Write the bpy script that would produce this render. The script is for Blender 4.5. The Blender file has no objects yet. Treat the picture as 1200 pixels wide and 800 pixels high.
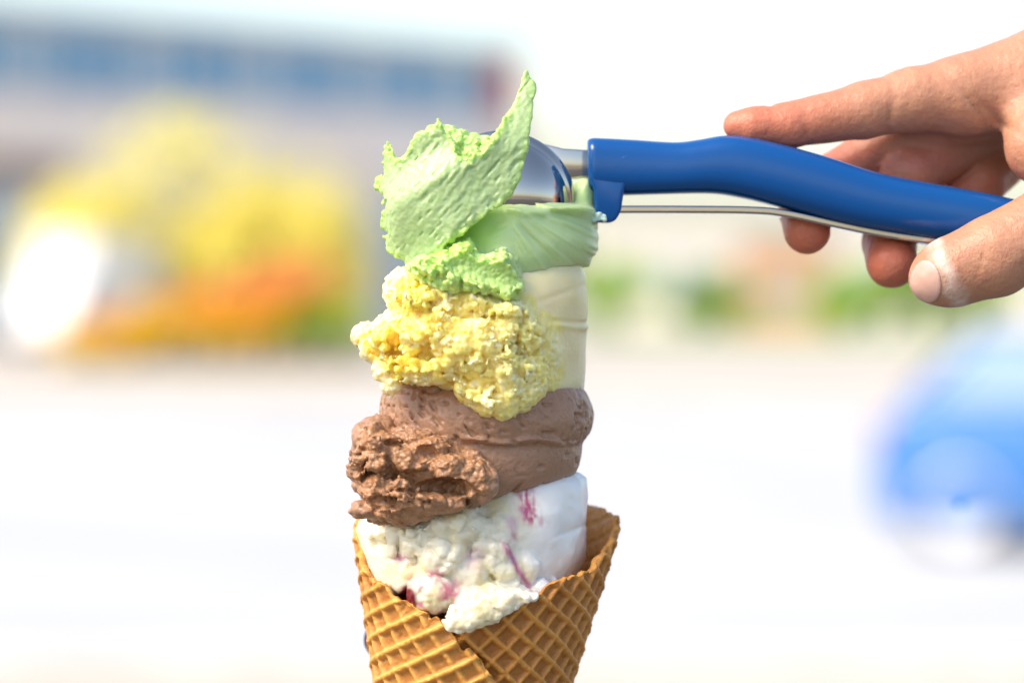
import bpy, bmesh, math, random
import numpy as np
from mathutils import Vector, Matrix, Quaternion

# ------------------------------------------------------------------ camera, sky, sun, exposure
K = 0.23                 # millimetres per photograph pixel in the plane of the cone's axis
DIST = 800.0             # mm from the lens to that plane
CAM_H = 1.8              # metres above the street
HOR = 343.0              # photograph row of the horizon
scene = bpy.context.scene
cam_data = bpy.data.cameras.new("camera")
cam = bpy.data.objects.new("camera", cam_data)
scene.collection.objects.link(cam)
cam.location = (0.0, -DIST / 1000.0, CAM_H)
cam.rotation_euler = (math.radians(90), 0, 0)
cam_data.sensor_width = 36.0
cam_data.lens = 36.0 * DIST / (1200 * K)
cam_data.shift_y = -(400 - HOR) / 1200.0
cam_data.clip_start = 0.02
cam_data.clip_end = 3000.0
cam_data.dof.use_dof = True
cam_data.dof.focus_distance = (DIST - 24.0) / 1000.0
cam_data.dof.aperture_fstop = cam_data.lens / 16.5
scene.camera = cam

SUN_EL, SUN_AZ = math.radians(48), math.radians(240)      # azimuth clockwise from +Y (away from the lens)
world = bpy.data.worlds.new("World")
scene.world = world
world.use_nodes = True
wn = world.node_tree
wn.nodes.clear()
w_out = wn.nodes.new("ShaderNodeOutputWorld")
w_bg = wn.nodes.new("ShaderNodeBackground")
w_sky = wn.nodes.new("ShaderNodeTexSky")
w_sky.sky_type = 'NISHITA'
w_sky.sun_disc = False
w_sky.sun_elevation = SUN_EL
w_sky.sun_rotation = SUN_AZ
w_sky.altitude = 0
w_sky.air_density = 1.0
w_sky.dust_density = 2.0
w_sky.ozone_density = 1.0
w_bg.inputs['Strength'].default_value = 0.14
wn.links.new(w_sky.outputs[0], w_bg.inputs[0])
wn.links.new(w_bg.outputs[0], w_out.inputs[0])

sun_data = bpy.data.lights.new("sun", 'SUN')
sun_data.energy = 1.9
sun_data.angle = math.radians(28)
sun_data.color = (1.0, 0.92, 0.80)
sun = bpy.data.objects.new("sun", sun_data)
scene.collection.objects.link(sun)
sv = Vector((math.sin(SUN_AZ) * math.cos(SUN_EL), math.cos(SUN_AZ) * math.cos(SUN_EL), math.sin(SUN_EL)))
sun.rotation_euler = (-sv).to_track_quat('-Z', 'Y').to_euler()
sun.location = sv * 50

scene.view_settings.view_transform = 'Standard'
scene.view_settings.look = 'None'
scene.view_settings.gamma = 1.0
scene.view_settings.use_curve_mapping = False
scene.view_settings.exposure = 1.16
scene.view_settings.use_white_balance = True          # the photographer's warm white balance
scene.view_settings.white_balance_temperature = 6950
scene.render.engine = 'CYCLES'
scene.cycles.use_denoising = True
scene.cycles.max_bounces = 10
scene.cycles.sample_clamp_indirect = 8.0

# ------------------------------------------------------------------ helpers
rng = np.random.RandomState(7)
random.seed(11)
MM = 0.001
ORG = Vector((0, 0, CAM_H))


def L(px, py, y=0.0):
    """photograph pixel at depth y (mm behind the cone axis plane) -> mm, origin at lens height"""
    f = (DIST + y) / DIST
    return np.array([(px - 600.0) * K * f, y, (HOR - py) * K * f])


def bgx(px, d):
    return (px - 600.0) * K / DIST * d


def bgz(py, d):
    return CAM_H + (HOR - py) * K / DIST * d


def prop(o, label=None, cat=None, group=None, kind=None):
    if label: o['label'] = label
    if cat: o['category'] = cat
    if group: o['group'] = group
    if kind: o['kind'] = kind
    return o


def link(o, parent=None):
    scene.collection.objects.link(o)
    if parent is not None:
        o.parent = parent
    return o


def empty(name, loc, rz=0.0, **kw):
    o = bpy.data.objects.new(name, None)
    link(o)
    o.location = loc
    o.rotation_euler = (0, 0, rz)
    o.empty_display_size = 0.05
    return prop(o, **kw)


def mesh_obj(name, verts, faces, mat, parent=None, smooth=True, cols=None, origin=None, **kw):
    """verts in metres (world for a top-level object; local to the parent's origin when it has one)"""
    v = np.asarray(verts, dtype=np.float64)
    if origin is not None:
        v = v - np.asarray(origin)
    me = bpy.data.meshes.new(name)
    if isinstance(faces, np.ndarray):
        nf, k = faces.shape
        me.vertices.add(len(v))
        me.vertices.foreach_set("co", v.astype(np.float32).ravel())
        me.loops.add(nf * k)
        me.loops.foreach_set("vertex_index", faces.astype(np.int32).ravel())
        me.polygons.add(nf)
        me.polygons.foreach_set("loop_start", np.arange(0, nf * k, k, dtype=np.int32))
        me.update(calc_edges=True)
        me.validate()
    else:
        me.from_pydata([tuple(p) for p in v], [], faces)
        me.update()
    if cols is not None:
        a = me.color_attributes.new("Col", 'FLOAT_COLOR', 'POINT')
        c4 = np.ones((len(v), 4), dtype=np.float32)
        c4[:, :cols.shape[1]] = cols
        a.data.foreach_set("color", c4.ravel())
    me.polygons.foreach_set("use_smooth", [smooth] * len(me.polygons))
    me.materials.append(mat)
    o = bpy.data.objects.new(name, me)
    link(o, parent)
    if origin is not None and parent is None:
        o.location = origin
    return prop(o, **kw)


def bm_obj(name, bm, mat, parent=None, smooth=False, origin=None, **kw):
    if origin is not None:
        bmesh.ops.translate(bm, verts=bm.verts, vec=-Vector(origin))
    me = bpy.data.meshes.new(name)
    bm.normal_update()
    bm.to_mesh(me)
    bm.free()
    me.polygons.foreach_set("use_smooth", [smooth] * len(me.polygons))
    me.materials.append(mat)
    o = bpy.data.objects.new(name, me)
    link(o, parent)
    if origin is not None and parent is None:
        o.location = origin
    return prop(o, **kw)


def box_bm(x0, x1, y0, y1, z0, z1, bev=0.0, seg=2, bm=None):
    bm = bm or bmesh.new()
    r = bmesh.ops.create_cube(bm, size=1.0)
    vs = r['verts']
    bmesh.ops.scale(bm, verts=vs, vec=(x1 - x0, y1 - y0, z1 - z0))
    bmesh.ops.translate(bm, verts=vs, vec=((x0 + x1) / 2, (y0 + y1) / 2, (z0 + z1) / 2))
    if bev > 0:
        es = list({e for v in vs for e in v.link_edges})
        bmesh.ops.bevel(bm, geom=es, offset=bev, segments=seg, affect='EDGES', profile=0.5)
    return bm


def box(name, x0, x1, y0, y1, z0, z1, mat, parent=None, bev=0.0, **kw):
    return bm_obj(name, box_bm(x0, x1, y0, y1, z0, z1, bev), mat, parent, **kw)


def lathe(profile, axis, center, seg=64):
    """profile list of (r, h) along axis -> verts, faces (metres in whatever unit is passed)"""
    a = Vector(axis).normalized()
    q = Vector((0, 0, 1)).rotation_difference(a)
    c = Vector(center)
    vs, fs = [], []
    for r, h in profile:
        for k in range(seg):
            t = 2 * math.pi * k / seg
            vs.append(tuple(c + q @ Vector((r * math.cos(t), r * math.sin(t), h))))
    for i in range(len(profile) - 1):
        for k in range(seg):
            k2 = (k + 1) % seg
            fs.append((i * seg + k, i * seg + k2, (i + 1) * seg + k2, (i + 1) * seg + k))
    return vs, fs


# ---- numpy noise
TB = rng.rand(32, 32, 32).astype(np.float32) * 2 - 1
TW = rng.rand(32, 32, 32, 3).astype(np.float32)


def vnoise(x, y, z, s, off=0.0):
    x = x / s + 11.3 + off; y = y / s + 5.7 + off * 1.7; z = z / s + 23.1 - off
    xi = np.floor(x); yi = np.floor(y); zi = np.floor(z)
    fx = x - xi; fy = y - yi; fz = z - zi
    xi = xi.astype(np.int32) & 31; yi = yi.astype(np.int32) & 31; zi = zi.astype(np.int32) & 31
    x1 = (xi + 1) & 31; y1 = (yi + 1) & 31; z1 = (zi + 1) & 31
    fx = fx * fx * fx * (fx * (fx * 6 - 15) + 10)
    fy = fy * fy * fy * (fy * (fy * 6 - 15) + 10)
    fz = fz * fz * fz * (fz * (fz * 6 - 15) + 10)
    a = TB[xi, yi, zi] * (1 - fx) + TB[x1, yi, zi] * fx
    b = TB[xi, y1, zi] * (1 - fx) + TB[x1, y1, zi] * fx
    c = TB[xi, yi, z1] * (1 - fx) + TB[x1, yi, z1] * fx
    d = TB[xi, y1, z1] * (1 - fx) + TB[x1, y1, z1] * fx
    return (a * (1 - fy) + b * fy) * (1 - fz) + (c * (1 - fy) + d * fy) * fz


def fbm(x, y, z, s, octv=3, off=0.0):
    r = 0; a = 1.0; t = 0
    for i in range(octv):
        r = r + a * vnoise(x, y, z, s, off + i * 3.17)
        t += a; a *= 0.5; s = s / 2.03
    return r / t


def worley(x, y, z, s, off=0.0):
    x = x / s + 7.7 + off; y = y / s + 3.1 - off; z = z / s + 13.9 + off * 2
    bx = np.floor(x - 0.5); by = np.floor(y - 0.5); bz = np.floor(z - 0.5)
    best = np.full(x.shape, 9.0, dtype=np.float32)
    for i in (0, 1):
        for j in (0, 1):
            for k in (0, 1):
                cx = bx + i; cy = by + j; cz = bz + k
                p = TW[cx.astype(np.int32) & 31, cy.astype(np.int32) & 31, cz.astype(np.int32) & 31]
                d = (cx + 0.15 + 0.7 * p[..., 0] - x) ** 2 + (cy + 0.15 + 0.7 * p[..., 1] - y) ** 2 + (cz + 0.15 + 0.7 * p[..., 2] - z) ** 2
                best = np.minimum(best, d)
    return np.sqrt(best)


def lumps(x, y, z, s, off=0.0):
    """rounded clumps with creases, about -0.6..1"""
    w = worley(x + 0.35 * s * vnoise(x, y, z, s * 0.8, off + 1), y + 0.35 * s * vnoise(x, y, z, s * 0.8, off + 2),
               z + 0.35 * s * vnoise(x, y, z, s * 0.8, off + 3), s, off)
    return 1.0 - 2.1 * w * w


def sstep(a, b, v):
    t = np.clip((v - a) / (b - a), 0, 1)
    return t * t * (3 - 2 * t)


def smin(a, b, k):
    h = np.clip(0.5 + 0.5 * (b - a) / k, 0, 1)
    return b * (1 - h) + a * h - k * h * (1 - h)


def smax(a, b, k):
    return -smin(-a, -b, k)


def ellip(x, y, z, c, r):
    q = np.sqrt(((x - c[0]) / r[0]) ** 2 + ((y - c[1]) / r[1]) ** 2 + ((z - c[2]) / r[2]) ** 2)
    return (q - 1.0) * min(r)


def capsule(x, y, z, a, b, ra, rb):
    a = np.asarray(a, float); b = np.asarray(b, float)
    d = b - a
    l2 = float(d @ d)
    t = np.clip(((x - a[0]) * d[0] + (y - a[1]) * d[1] + (z - a[2]) * d[2]) / l2, 0, 1)
    return np.sqrt((x - a[0] - t * d[0]) ** 2 + (y - a[1] - t * d[1]) ** 2 + (z - a[2] - t * d[2]) ** 2) - (ra + (rb - ra) * t)


def catmull(pts, n=6, closed=True):
    p = np.asarray(pts, float)
    N = len(p); out = []
    for i in range(N if closed else N - 1):
        if closed:
            p0, p1, p2, p3 = p[(i - 1) % N], p[i], p[(i + 1) % N], p[(i + 2) % N]
        else:
            p0, p1, p2, p3 = p[max(i - 1, 0)], p[i], p[i + 1], p[min(i + 2, N - 1)]
        for k in range(n):
            t = k / n
            out.append(0.5 * ((2 * p1) + (-p0 + p2) * t + (2 * p0 - 5 * p1 + 4 * p2 - p3) * t * t + (-p0 + 3 * p1 - 3 * p2 + p3) * t ** 3))
    if not closed:
        out.append(p[-1])
    return np.array(out)


class Poly:
    """signed 2-D distance (x, z in mm) to an outline given in photograph pixels at depth y"""
    def __init__(self, pts, y=0.0, pad=14.0, step=0.35, smooth=4):
        w = np.array([[L(a, b, y)[0], L(a, b, y)[2]] for a, b in pts])
        if smooth:
            w = catmull(w, smooth)
        self.lo = w.min(0) - pad
        hi = w.max(0) + pad
        self.step = step
        nx, nz = (np.ceil((hi - self.lo) / step)).astype(int) + 1
        gx, gz = np.meshgrid(self.lo[0] + np.arange(nx) * step, self.lo[1] + np.arange(nz) * step, indexing='ij')
        best = np.full(gx.shape, 1e9)
        inside = np.zeros(gx.shape, bool)
        for i in range(len(w)):
            a = w[i]; b = w[(i + 1) % len(w)]
            e = b - a
            t = np.clip(((gx - a[0]) * e[0] + (gz - a[1]) * e[1]) / max(e @ e, 1e-9), 0, 1)
            best = np.minimum(best, (gx - a[0] - t * e[0]) ** 2 + (gz - a[1] - t * e[1]) ** 2)
            c = ((a[1] > gz) != (b[1] > gz))
            with np.errstate(divide='ignore', invalid='ignore'):
                xi = a[0] + (gz - a[1]) * e[0] / (e[1] if abs(e[1]) > 1e-12 else 1e-12)
            inside ^= c & (gx < xi)
        self.g = (np.sqrt(best) * np.where(inside, -1, 1)).astype(np.float32)

    def __call__(self, x, z):
        g = self.g
        u = (x - self.lo[0]) / self.step; v = (z - self.lo[1]) / self.step
        cu = np.clip(u, 0, g.shape[0] - 1.001); cv = np.clip(v, 0, g.shape[1] - 1.001)
        i = cu.astype(np.int32); j = cv.astype(np.int32)
        fu = cu - i; fv = cv - j
        r = (g[i, j] * (1 - fu) + g[i + 1, j] * fu) * (1 - fv) + (g[i, j + 1] * (1 - fu) + g[i + 1, j + 1] * fu) * fv
        return r + (np.abs(u - cu) + np.abs(v - cv)) * self.step * 0.8

    def inflate(self, x, y, z, R, D, yc=0.0, d2=None):
        if d2 is None:
            d2 = self(x, z)
        q = np.maximum(0, R + d2)
        return np.sqrt(q * q + ((y - yc) * (R / D)) ** 2) - R


def surface(f, lo, hi, h, margin=5.0):
    """surface nets of f(x,y,z)<0, evaluated finely only near the surface (mm)"""
    lo = np.asarray(lo, float); hi = np.asarray(hi, float)
    S = 4
    n = (np.ceil((hi - lo) / (h * S)).astype(int) + 1)
    ax = [lo[i] + (np.arange(n[i]) + 0.375) * h * S for i in range(3)]
    C = np.meshgrid(*ax, indexing='ij')
    Dc = f(C[0].ravel().astype(np.float32), C[1].ravel().astype(np.float32), C[2].ravel().astype(np.float32)).reshape(C[0].shape)
    near = np.abs(Dc) < (margin + h * S)
    D = np.repeat(np.repeat(np.repeat(Dc, S, 0), S, 1), S, 2).astype(np.float32)
    M = np.repeat(np.repeat(np.repeat(near, S, 0), S, 1), S, 2)
    idx = np.nonzero(M)
    X = [(lo[i] + idx[i] * h).astype(np.float32) for i in range(3)]
    out = np.empty(len(X[0]), np.float32)
    for a in range(0, len(out), 600000):
        b = a + 600000
        out[a:b] = f(X[0][a:b], X[1][a:b], X[2][a:b])
    D[idx] = out
    D[0] = D[-1] = 9; D[:, 0] = D[:, -1] = 9; D[:, :, 0] = D[:, :, -1] = 9
    s = D < 0
    c = np.zeros(tuple(np.array(D.shape) - 1), np.int8)
    for i in (0, 1):
        for j in (0, 1):
            for k in (0, 1):
                c += s[i:i + c.shape[0], j:j + c.shape[1], k:k + c.shape[2]]
    act = (c > 0) & (c < 8)
    I, J, Kk = np.nonzero(act)
    vid = np.full(c.shape, -1, np.int32)
    vid[I, J, Kk] = np.arange(len(I))
    corners = [(0, 0, 0), (1, 0, 0), (0, 1, 0), (1, 1, 0), (0, 0, 1), (1, 0, 1), (0, 1, 1), (1, 1, 1)]
    Dv = [D[I + a, J + b, Kk + d] for a, b, d in corners]
    acc = np.zeros((len(I), 3)); cnt = np.zeros(len(I))
    for a in range(8):
        for b in range(a + 1, 8):
            ca, cb = corners[a], corners[b]
            if sum(abs(ca[t] - cb[t]) for t in range(3)) != 1:
                continue
            m = (Dv[a] < 0) != (Dv[b] < 0)
            t = np.where(m, Dv[a] / np.where(m, Dv[a] - Dv[b], 1), 0)
            for t3 in range(3):
                acc[:, t3] += np.where(m, ca[t3] + t * (cb[t3] - ca[t3]), 0)
            cnt += m
    V = lo + (np.stack([I, J, Kk], 1) + acc / cnt[:, None]) * h
    faces = []
    for axis in range(3):
        sl0 = [slice(1, -1)] * 3; sl1 = [slice(1, -1)] * 3
        sl0[axis] = slice(0, -1); sl1[axis] = slice(1, None)
        a = s[tuple(sl0)]; b = s[tuple(sl1)]
        P = np.array(np.nonzero(a != b))
        flip = a[tuple(P)]
        for t3 in range(3):
            if t3 != axis:
                P[t3] += 1
        u, v = [(1, 2), (2, 0), (0, 1)][axis]
        def cell(du, dv):
            Q = P.copy(); Q[u] += du; Q[v] += dv
            return vid[Q[0], Q[1], Q[2]]
        q = np.stack([cell(-1, -1), cell(0, -1), cell(0, 0), cell(-1, 0)], 1)
        q = np.where(flip[:, None], q, q[:, ::-1])
        faces.append(q)
    F = np.concatenate(faces)
    F = F[(F >= 0).all(1)]
    return V, F


def smooth_verts(V, F, it=1, lam=0.5):
    e = np.concatenate([F[:, [0, 1]], F[:, [1, 2]], F[:, [2, 3]], F[:, [3, 0]]])
    deg = np.bincount(e.ravel(), minlength=len(V)).astype(float)
    for _ in range(it):
        S = np.zeros_like(V)
        for t in range(3):
            S[:, t] = np.bincount(e[:, 0], V[e[:, 1], t], len(V)) + np.bincount(e[:, 1], V[e[:, 0], t], len(V))
        V = V + lam * (S / np.maximum(deg, 1)[:, None] - V)
    return V


def drop_islands(V, F, keep=200):
    """remove floating specks: keep connected pieces of at least `keep` faces"""
    lab = np.arange(len(V))
    e = np.concatenate([F[:, [0, 1]], F[:, [1, 2]], F[:, [2, 3]], F[:, [3, 0]]])
    while True:
        m = np.minimum(lab[e[:, 0]], lab[e[:, 1]])
        new = lab.copy()
        np.minimum.at(new, e[:, 0], m)
        np.minimum.at(new, e[:, 1], m)
        new = new[new]
        new = new[new]
        if (new == lab).all():
            break
        lab = new
    cnt = np.bincount(lab[F[:, 0]], minlength=len(V))
    Fk = F[cnt[lab[F[:, 0]]] >= keep]
    used = np.unique(Fk)
    mp = np.full(len(V), -1, np.int64); mp[used] = np.arange(len(used))
    return V[used], mp[Fk]


def mixc(a, b, t):
    a = np.asarray(a, float); b = np.asarray(b, float)
    t = np.asarray(t)[:, None]
    if a.ndim == 1: a = a[None]
    if b.ndim == 1: b = b[None]
    return a * (1 - t) + b * t


def alpha(c, a):
    return np.concatenate([c, np.clip(np.asarray(a, float) + np.zeros(len(c)), 0, 1)[:, None]], 1)


def W(V):
    """mm -> world metres"""
    return np.asarray(V) * MM + np.array([0, 0, CAM_H])


# ---- materials
def principled(name, color, rough=0.5, **kw):
    m = bpy.data.materials.new(name)
    m.use_nodes = True
    b = m.node_tree.nodes['Principled BSDF']
    b.inputs['Base Color'].default_value = (*color, 1)
    b.inputs['Roughness'].default_value = rough
    for k, v in kw.items():
        b.inputs[k].default_value = v
    return m


def nodes(m):
    nt = m.node_tree
    return nt, nt.nodes['Principled BSDF'], nt.nodes.new, nt.links.new


def attr_color(m):
    nt, b, new, lk = nodes(m)
    a = new('ShaderNodeAttribute'); a.attribute_name = 'Col'
    lk(a.outputs['Color'], b.inputs['Base Color'])
    return m


def noise_color(m, c0, c1, scale, detail=4, coord='Object', lo=0.35, hi=0.65):
    nt, b, new, lk = nodes(m)
    t = new('ShaderNodeTexCoord'); n = new('ShaderNodeTexNoise'); r = new('ShaderNodeValToRGB')
    n.inputs['Scale'].default_value = scale; n.inputs['Detail'].default_value = detail
    r.color_ramp.elements[0].position = lo; r.color_ramp.elements[1].position = hi
    r.color_ramp.elements[0].color = (*c0, 1); r.color_ramp.elements[1].color = (*c1, 1)
    lk(t.outputs[coord], n.inputs['Vector']); lk(n.outputs['Fac'], r.inputs['Fac']); lk(r.outputs['Color'], b.inputs['Base Color'])
    return m


def add_bump(m, scale, strength, dist, detail=3, stretch=None):
    nt, b, new, lk = nodes(m)
    t = new('ShaderNodeTexCoord'); n = new('ShaderNodeTexNoise'); bp = new('ShaderNodeBump')
    n.inputs['Scale'].default_value = scale; n.inputs['Detail'].default_value = detail
    bp.inputs['Strength'].default_value = strength; bp.inputs['Distance'].default_value = dist
    src = t.outputs['Object']
    if stretch:
        mp = new('ShaderNodeMapping'); mp.inputs['Scale'].default_value = stretch
        lk(src, mp.inputs['Vector']); src = mp.outputs['Vector']
    lk(src, n.inputs['Vector']); lk(n.outputs['Fac'], bp.inputs['Height']); lk(bp.outputs['Normal'], b.inputs['Normal'])
    return m


def ice_mat(name, radius, scale=0.0025, weight=0.85, rough=0.33, bump=0.25, spec=0.5):
    """colour from the mesh; its alpha says how torn and grainy the surface is"""
    m = principled(name, (1, 1, 1), rough)
    nt, b, new, lk = nodes(m)
    b.inputs['Subsurface Weight'].default_value = weight
    b.inputs['Subsurface Radius'].default_value = radius
    b.inputs['Subsurface Scale'].default_value = scale
    b.inputs['Specular IOR Level'].default_value = spec
    a = new('ShaderNodeAttribute'); a.attribute_name = 'Col'
    lk(a.outputs['Color'], b.inputs['Base Color'])
    t = new('ShaderNodeTexCoord'); n1 = new('ShaderNodeTexNoise'); n2 = new('ShaderNodeTexVoronoi'); n2.feature = 'SMOOTH_F1'
    n1.inputs['Scale'].default_value = 1500; n1.inputs['Detail'].default_value = 4
    n2.inputs['Scale'].default_value = 750; n2.inputs['Smoothness'].default_value = 0.4
    lk(t.outputs['Object'], n1.inputs['Vector']); lk(t.outputs['Object'], n2.inputs['Vector'])
    b1 = new('ShaderNodeBump'); b1.inputs['Strength'].default_value = bump; b1.inputs['Distance'].default_value = 0.0004
    lk(n1.outputs['Fac'], b1.inputs['Height'])
    b2 = new('ShaderNodeBump'); b2.inputs['Distance'].default_value = 0.0011; b2.invert = True
    lk(n2.outputs['Distance'], b2.inputs['Height']); lk(a.outputs['Alpha'], b2.inputs['Strength']); lk(b1.outputs['Normal'], b2.inputs['Normal'])
    lk(b2.outputs['Normal'], b.inputs['Normal'])
    return m


M = {}
M['mint'] = ice_mat('mint_ice_cream', (0.9, 1.0, 0.35), 0.0022)
M['yellow'] = ice_mat('yellow_ice_cream', (1.0, 0.8, 0.3), 0.004)
M['choc'] = ice_mat('chocolate_ice_cream', (1.0, 0.6, 0.4), 0.001, 0.3, 0.38, 0.35, 0.5)
M['berry'] = ice_mat('berry_ripple_ice_cream', (1.0, 0.85, 0.75), 0.0022, 0.8, 0.30)
M['cone'] = attr_color(principled('waffle', (0.6, 0.33, 0.12), 0.45, **{'Subsurface Weight': 0.12, 'Subsurface Scale': 0.002, 'Specular IOR Level': 0.35}))
add_bump(M['cone'], 900, 0.35, 0.0006, 4)
M['skin'] = attr_color(principled('skin', (0.6, 0.35, 0.24), 0.42, **{'Subsurface Weight': 0.35, 'Subsurface Radius': (1.0, 0.35, 0.2), 'Subsurface Scale': 0.006, 'Specular IOR Level': 0.4}))
def skin_nodes(m):
    nt, b, new, lk = nodes(m)
    t = new('ShaderNodeTexCoord'); n = new('ShaderNodeTexNoise'); v = new('ShaderNodeTexVoronoi')
    n.inputs['Scale'].default_value = 500; n.inputs['Detail'].default_value = 5
    v.feature = 'DISTANCE_TO_EDGE'; v.inputs['Scale'].default_value = 900
    mp = new('ShaderNodeMapping'); mp.inputs['Scale'].default_value = (1.6, 1.0, 0.8)
    lk(t.outputs['Object'], n.inputs['Vector']); lk(t.outputs['Object'], mp.inputs['Vector']); lk(mp.outputs['Vector'], v.inputs['Vector'])
    b1 = new('ShaderNodeBump'); b1.inputs['Strength'].default_value = 0.7; b1.inputs['Distance'].default_value = 0.0006
    b2 = new('ShaderNodeBump'); b2.inputs['Strength'].default_value = 0.4; b2.inputs['Distance'].default_value = 0.0003
    lk(n.outputs['Fac'], b1.inputs['Height']); lk(v.outputs['Distance'], b2.inputs['Height'])
    lk(b1.outputs['Normal'], b2.inputs['Normal']); lk(b2.outputs['Normal'], b.inputs['Normal'])


skin_nodes(M['skin'])
M['nail'] = principled('nail', (0.66, 0.40, 0.33), 0.18, **{'Subsurface Weight': 0.4, 'Subsurface Scale': 0.002, 'Coat Weight': 0.3})
M['blue_plastic'] = add_bump(principled('blue_plastic', (0.0003, 0.070, 0.265), 0.17, **{'Specular IOR Level': 0.4, 'Subsurface Weight': 0.0}), 260, 0.06, 0.0005)
M['steel'] = add_bump(principled('brushed_steel', (0.50, 0.46, 0.42), 0.10, Metallic=1.0), 120, 0.05, 0.0004)
M['navy'] = principled('navy_plastic', (0.012, 0.02, 0.08), 0.4)
# ---SECTION: setting---
# ------------------------------------------------------------------ street setting behind the cone (far out of focus)
M['paving'] = noise_color(principled('pale_paving', (0.6, 0.58, 0.54), 0.8), (0.44, 0.39, 0.33), (0.55, 0.50, 0.44), 0.12)
M['road'] = noise_color(principled('pale_road', (0.5, 0.5, 0.5), 0.75), (0.44, 0.45, 0.46), (0.54, 0.54, 0.54), 0.15)
M['kerb'] = noise_color(principled('kerb_stone', (0.6, 0.58, 0.55), 0.8), (0.58, 0.56, 0.52), (0.68, 0.66, 0.62), 3.0)
M['line'] = principled('road_paint', (0.8, 0.8, 0.78), 0.6)
M['soil'] = noise_color(principled('bed_soil', (0.2, 0.15, 0.08), 0.9), (0.22, 0.16, 0.06), (0.34, 0.30, 0.08), 4.0)
M['lawn'] = noise_color(principled('lawn', (0.2, 0.35, 0.06), 0.9), (0.20, 0.34, 0.05), (0.30, 0.46, 0.10), 2.0)
M['wall'] = noise_color(principled('pale_pink_render', (0.72, 0.62, 0.56), 0.8), (0.82, 0.71, 0.66), (0.85, 0.76, 0.72), 0.5)
M['wall_brown'] = principled('brown_cladding', (0.30, 0.20, 0.16), 0.7)
M['glass'] = principled('window_glass', (0.09, 0.27, 0.48), 0.08, **{'Specular IOR Level': 0.8})
M['glass_pale'] = principled('shop_glass', (0.36, 0.45, 0.54), 0.1, **{'Specular IOR Level': 0.8})
M['frame'] = principled('window_frame', (0.55, 0.60, 0.66), 0.5)
M['red'] = principled('red_panel', (0.62, 0.16, 0.13), 0.5)
M['pink'] = principled('salmon_render', (0.84, 0.40, 0.24), 0.8)
M['cream'] = noise_color(principled('cream_render', (0.75, 0.68, 0.55), 0.8), (0.80, 0.72, 0.60), (0.84, 0.77, 0.66), 0.6)
M['roof'] = principled('roof_sheet', (0.55, 0.57, 0.6), 0.6)
M['bark'] = noise_color(principled('bark', (0.12, 0.09, 0.06), 0.9), (0.09, 0.07, 0.05), (0.16, 0.12, 0.08), 8.0)


def leaf_mat(name, c0, c1):
    m = principled(name, c0, 0.55, **{'Subsurface Weight': 0.0})
    noise_color(m, c0, c1, 3.0)
    nt, b, new, lk = nodes(m)
    tr = new('ShaderNodeBsdfTranslucent'); mx = new('ShaderNodeMixShader')
    mx.inputs[0].default_value = 0.45
    tr.inputs['Color'].default_value = (*[min(1, (a + c) / 2 * 1.15) for a, c in zip(c0, c1)], 1)
    out = [n for n in nt.nodes if n.type == 'OUTPUT_MATERIAL'][0]
    lk(b.outputs[0], mx.inputs[1]); lk(tr.outputs[0], mx.inputs[2]); lk(mx.outputs[0], out.inputs['Surface'])
    return m


M['leaf_yellow'] = leaf_mat('leaf_yellow', (0.82, 0.74, 0.16), (0.90, 0.84, 0.34))
M['leaf_orange'] = leaf_mat('leaf_orange', (0.92, 0.36, 0.10), (0.95, 0.52, 0.24))
M['leaf_gold'] = leaf_mat('leaf_gold', (0.92, 0.64, 0.0), (0.93, 0.74, 0.03))
M['leaf_green'] = leaf_mat('leaf_green', (0.22, 0.38, 0.05), (0.36, 0.52, 0.10))
M['leaf_lime'] = leaf_mat('leaf_lime', (0.36, 0.56, 0.03), (0.50, 0.70, 0.08))


def sheet(name, x0, x1, y0, y1, z, mat, cuts=0, **kw):
    v = [(x0, y0, z), (x1, y0, z), (x1, y1, z), (x0, y1, z)]
    return mesh_obj(name, v, [(0, 1, 2, 3)], mat, smooth=False, **kw)


Y0 = -DIST * MM          # distances below are measured from the lens
def yd(d): return d + Y0


sheet('ground', -900, 900, yd(-60), yd(1600), 0.0, M['paving'], kind='structure')
M['fill_cut'] = noise_color(principled('fill_cut_dark', (0.08, 0.08, 0.08), 0.85), (0.07, 0.068, 0.064), (0.11, 0.105, 0.10), 3.0)
sheet('fill_cutter', -60, 60, yd(-40), yd(12.6), 0.004, M['fill_cut'], kind='structure')  # added dark ground, out of view, cuts fill light on the cone
sheet('road', -500, 500, yd(14), yd(44), 0.004, M['road'], kind='structure')
for d in (13.85, 44.0):
    box('kerb', -120, 120, yd(d), yd(d + 0.15), 0, 0.12, M['kerb'], bev=0.02, kind='structure')
for i in range(-6, 7):
    sheet('road_marking', i * 6 - 1.5, i * 6 + 1.5, yd(29), yd(29.14), 0.008, M['line'], kind='structure')
sheet('lawn', bgx(690, 120) , bgx(1300, 120), yd(112), yd(150), 0.006, M['lawn'], kind='structure')
bx0, bx1 = bgx(70, 73), bgx(440, 73)
box('flower_bed', bx0, bx1, yd(71.6), yd(77.5), 0, 0.18, M['soil'], bev=0.05, kind='structure')


def foliage(n, centers, leaf, rs, squash=1.0):
    """leaf-sized quads spread through overlapping clumps -> verts, faces"""
    V, F = [], []
    for i in range(n):
        c = centers[rs.randint(len(centers))]
        d = rs.normal(size=3); d /= np.linalg.norm(d)
        r = c[3] * rs.rand() ** 0.45
        p = np.array(c[:3]) + d * r * np.array([1, 1, squash])
        a = rs.normal(size=3); a /= np.linalg.norm(a)
        b = np.cross(a, rs.normal(size=3)); b /= np.linalg.norm(b)
        s = leaf * (0.6 + 0.8 * rs.rand())
        k = len(V)
        V += [tuple(p - a * s), tuple(p + b * s * 0.45), tuple(p + a * s), tuple(p - b * s * 0.45)]
        F.append((k, k + 1, k + 2, k + 3))
    return V, F


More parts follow.
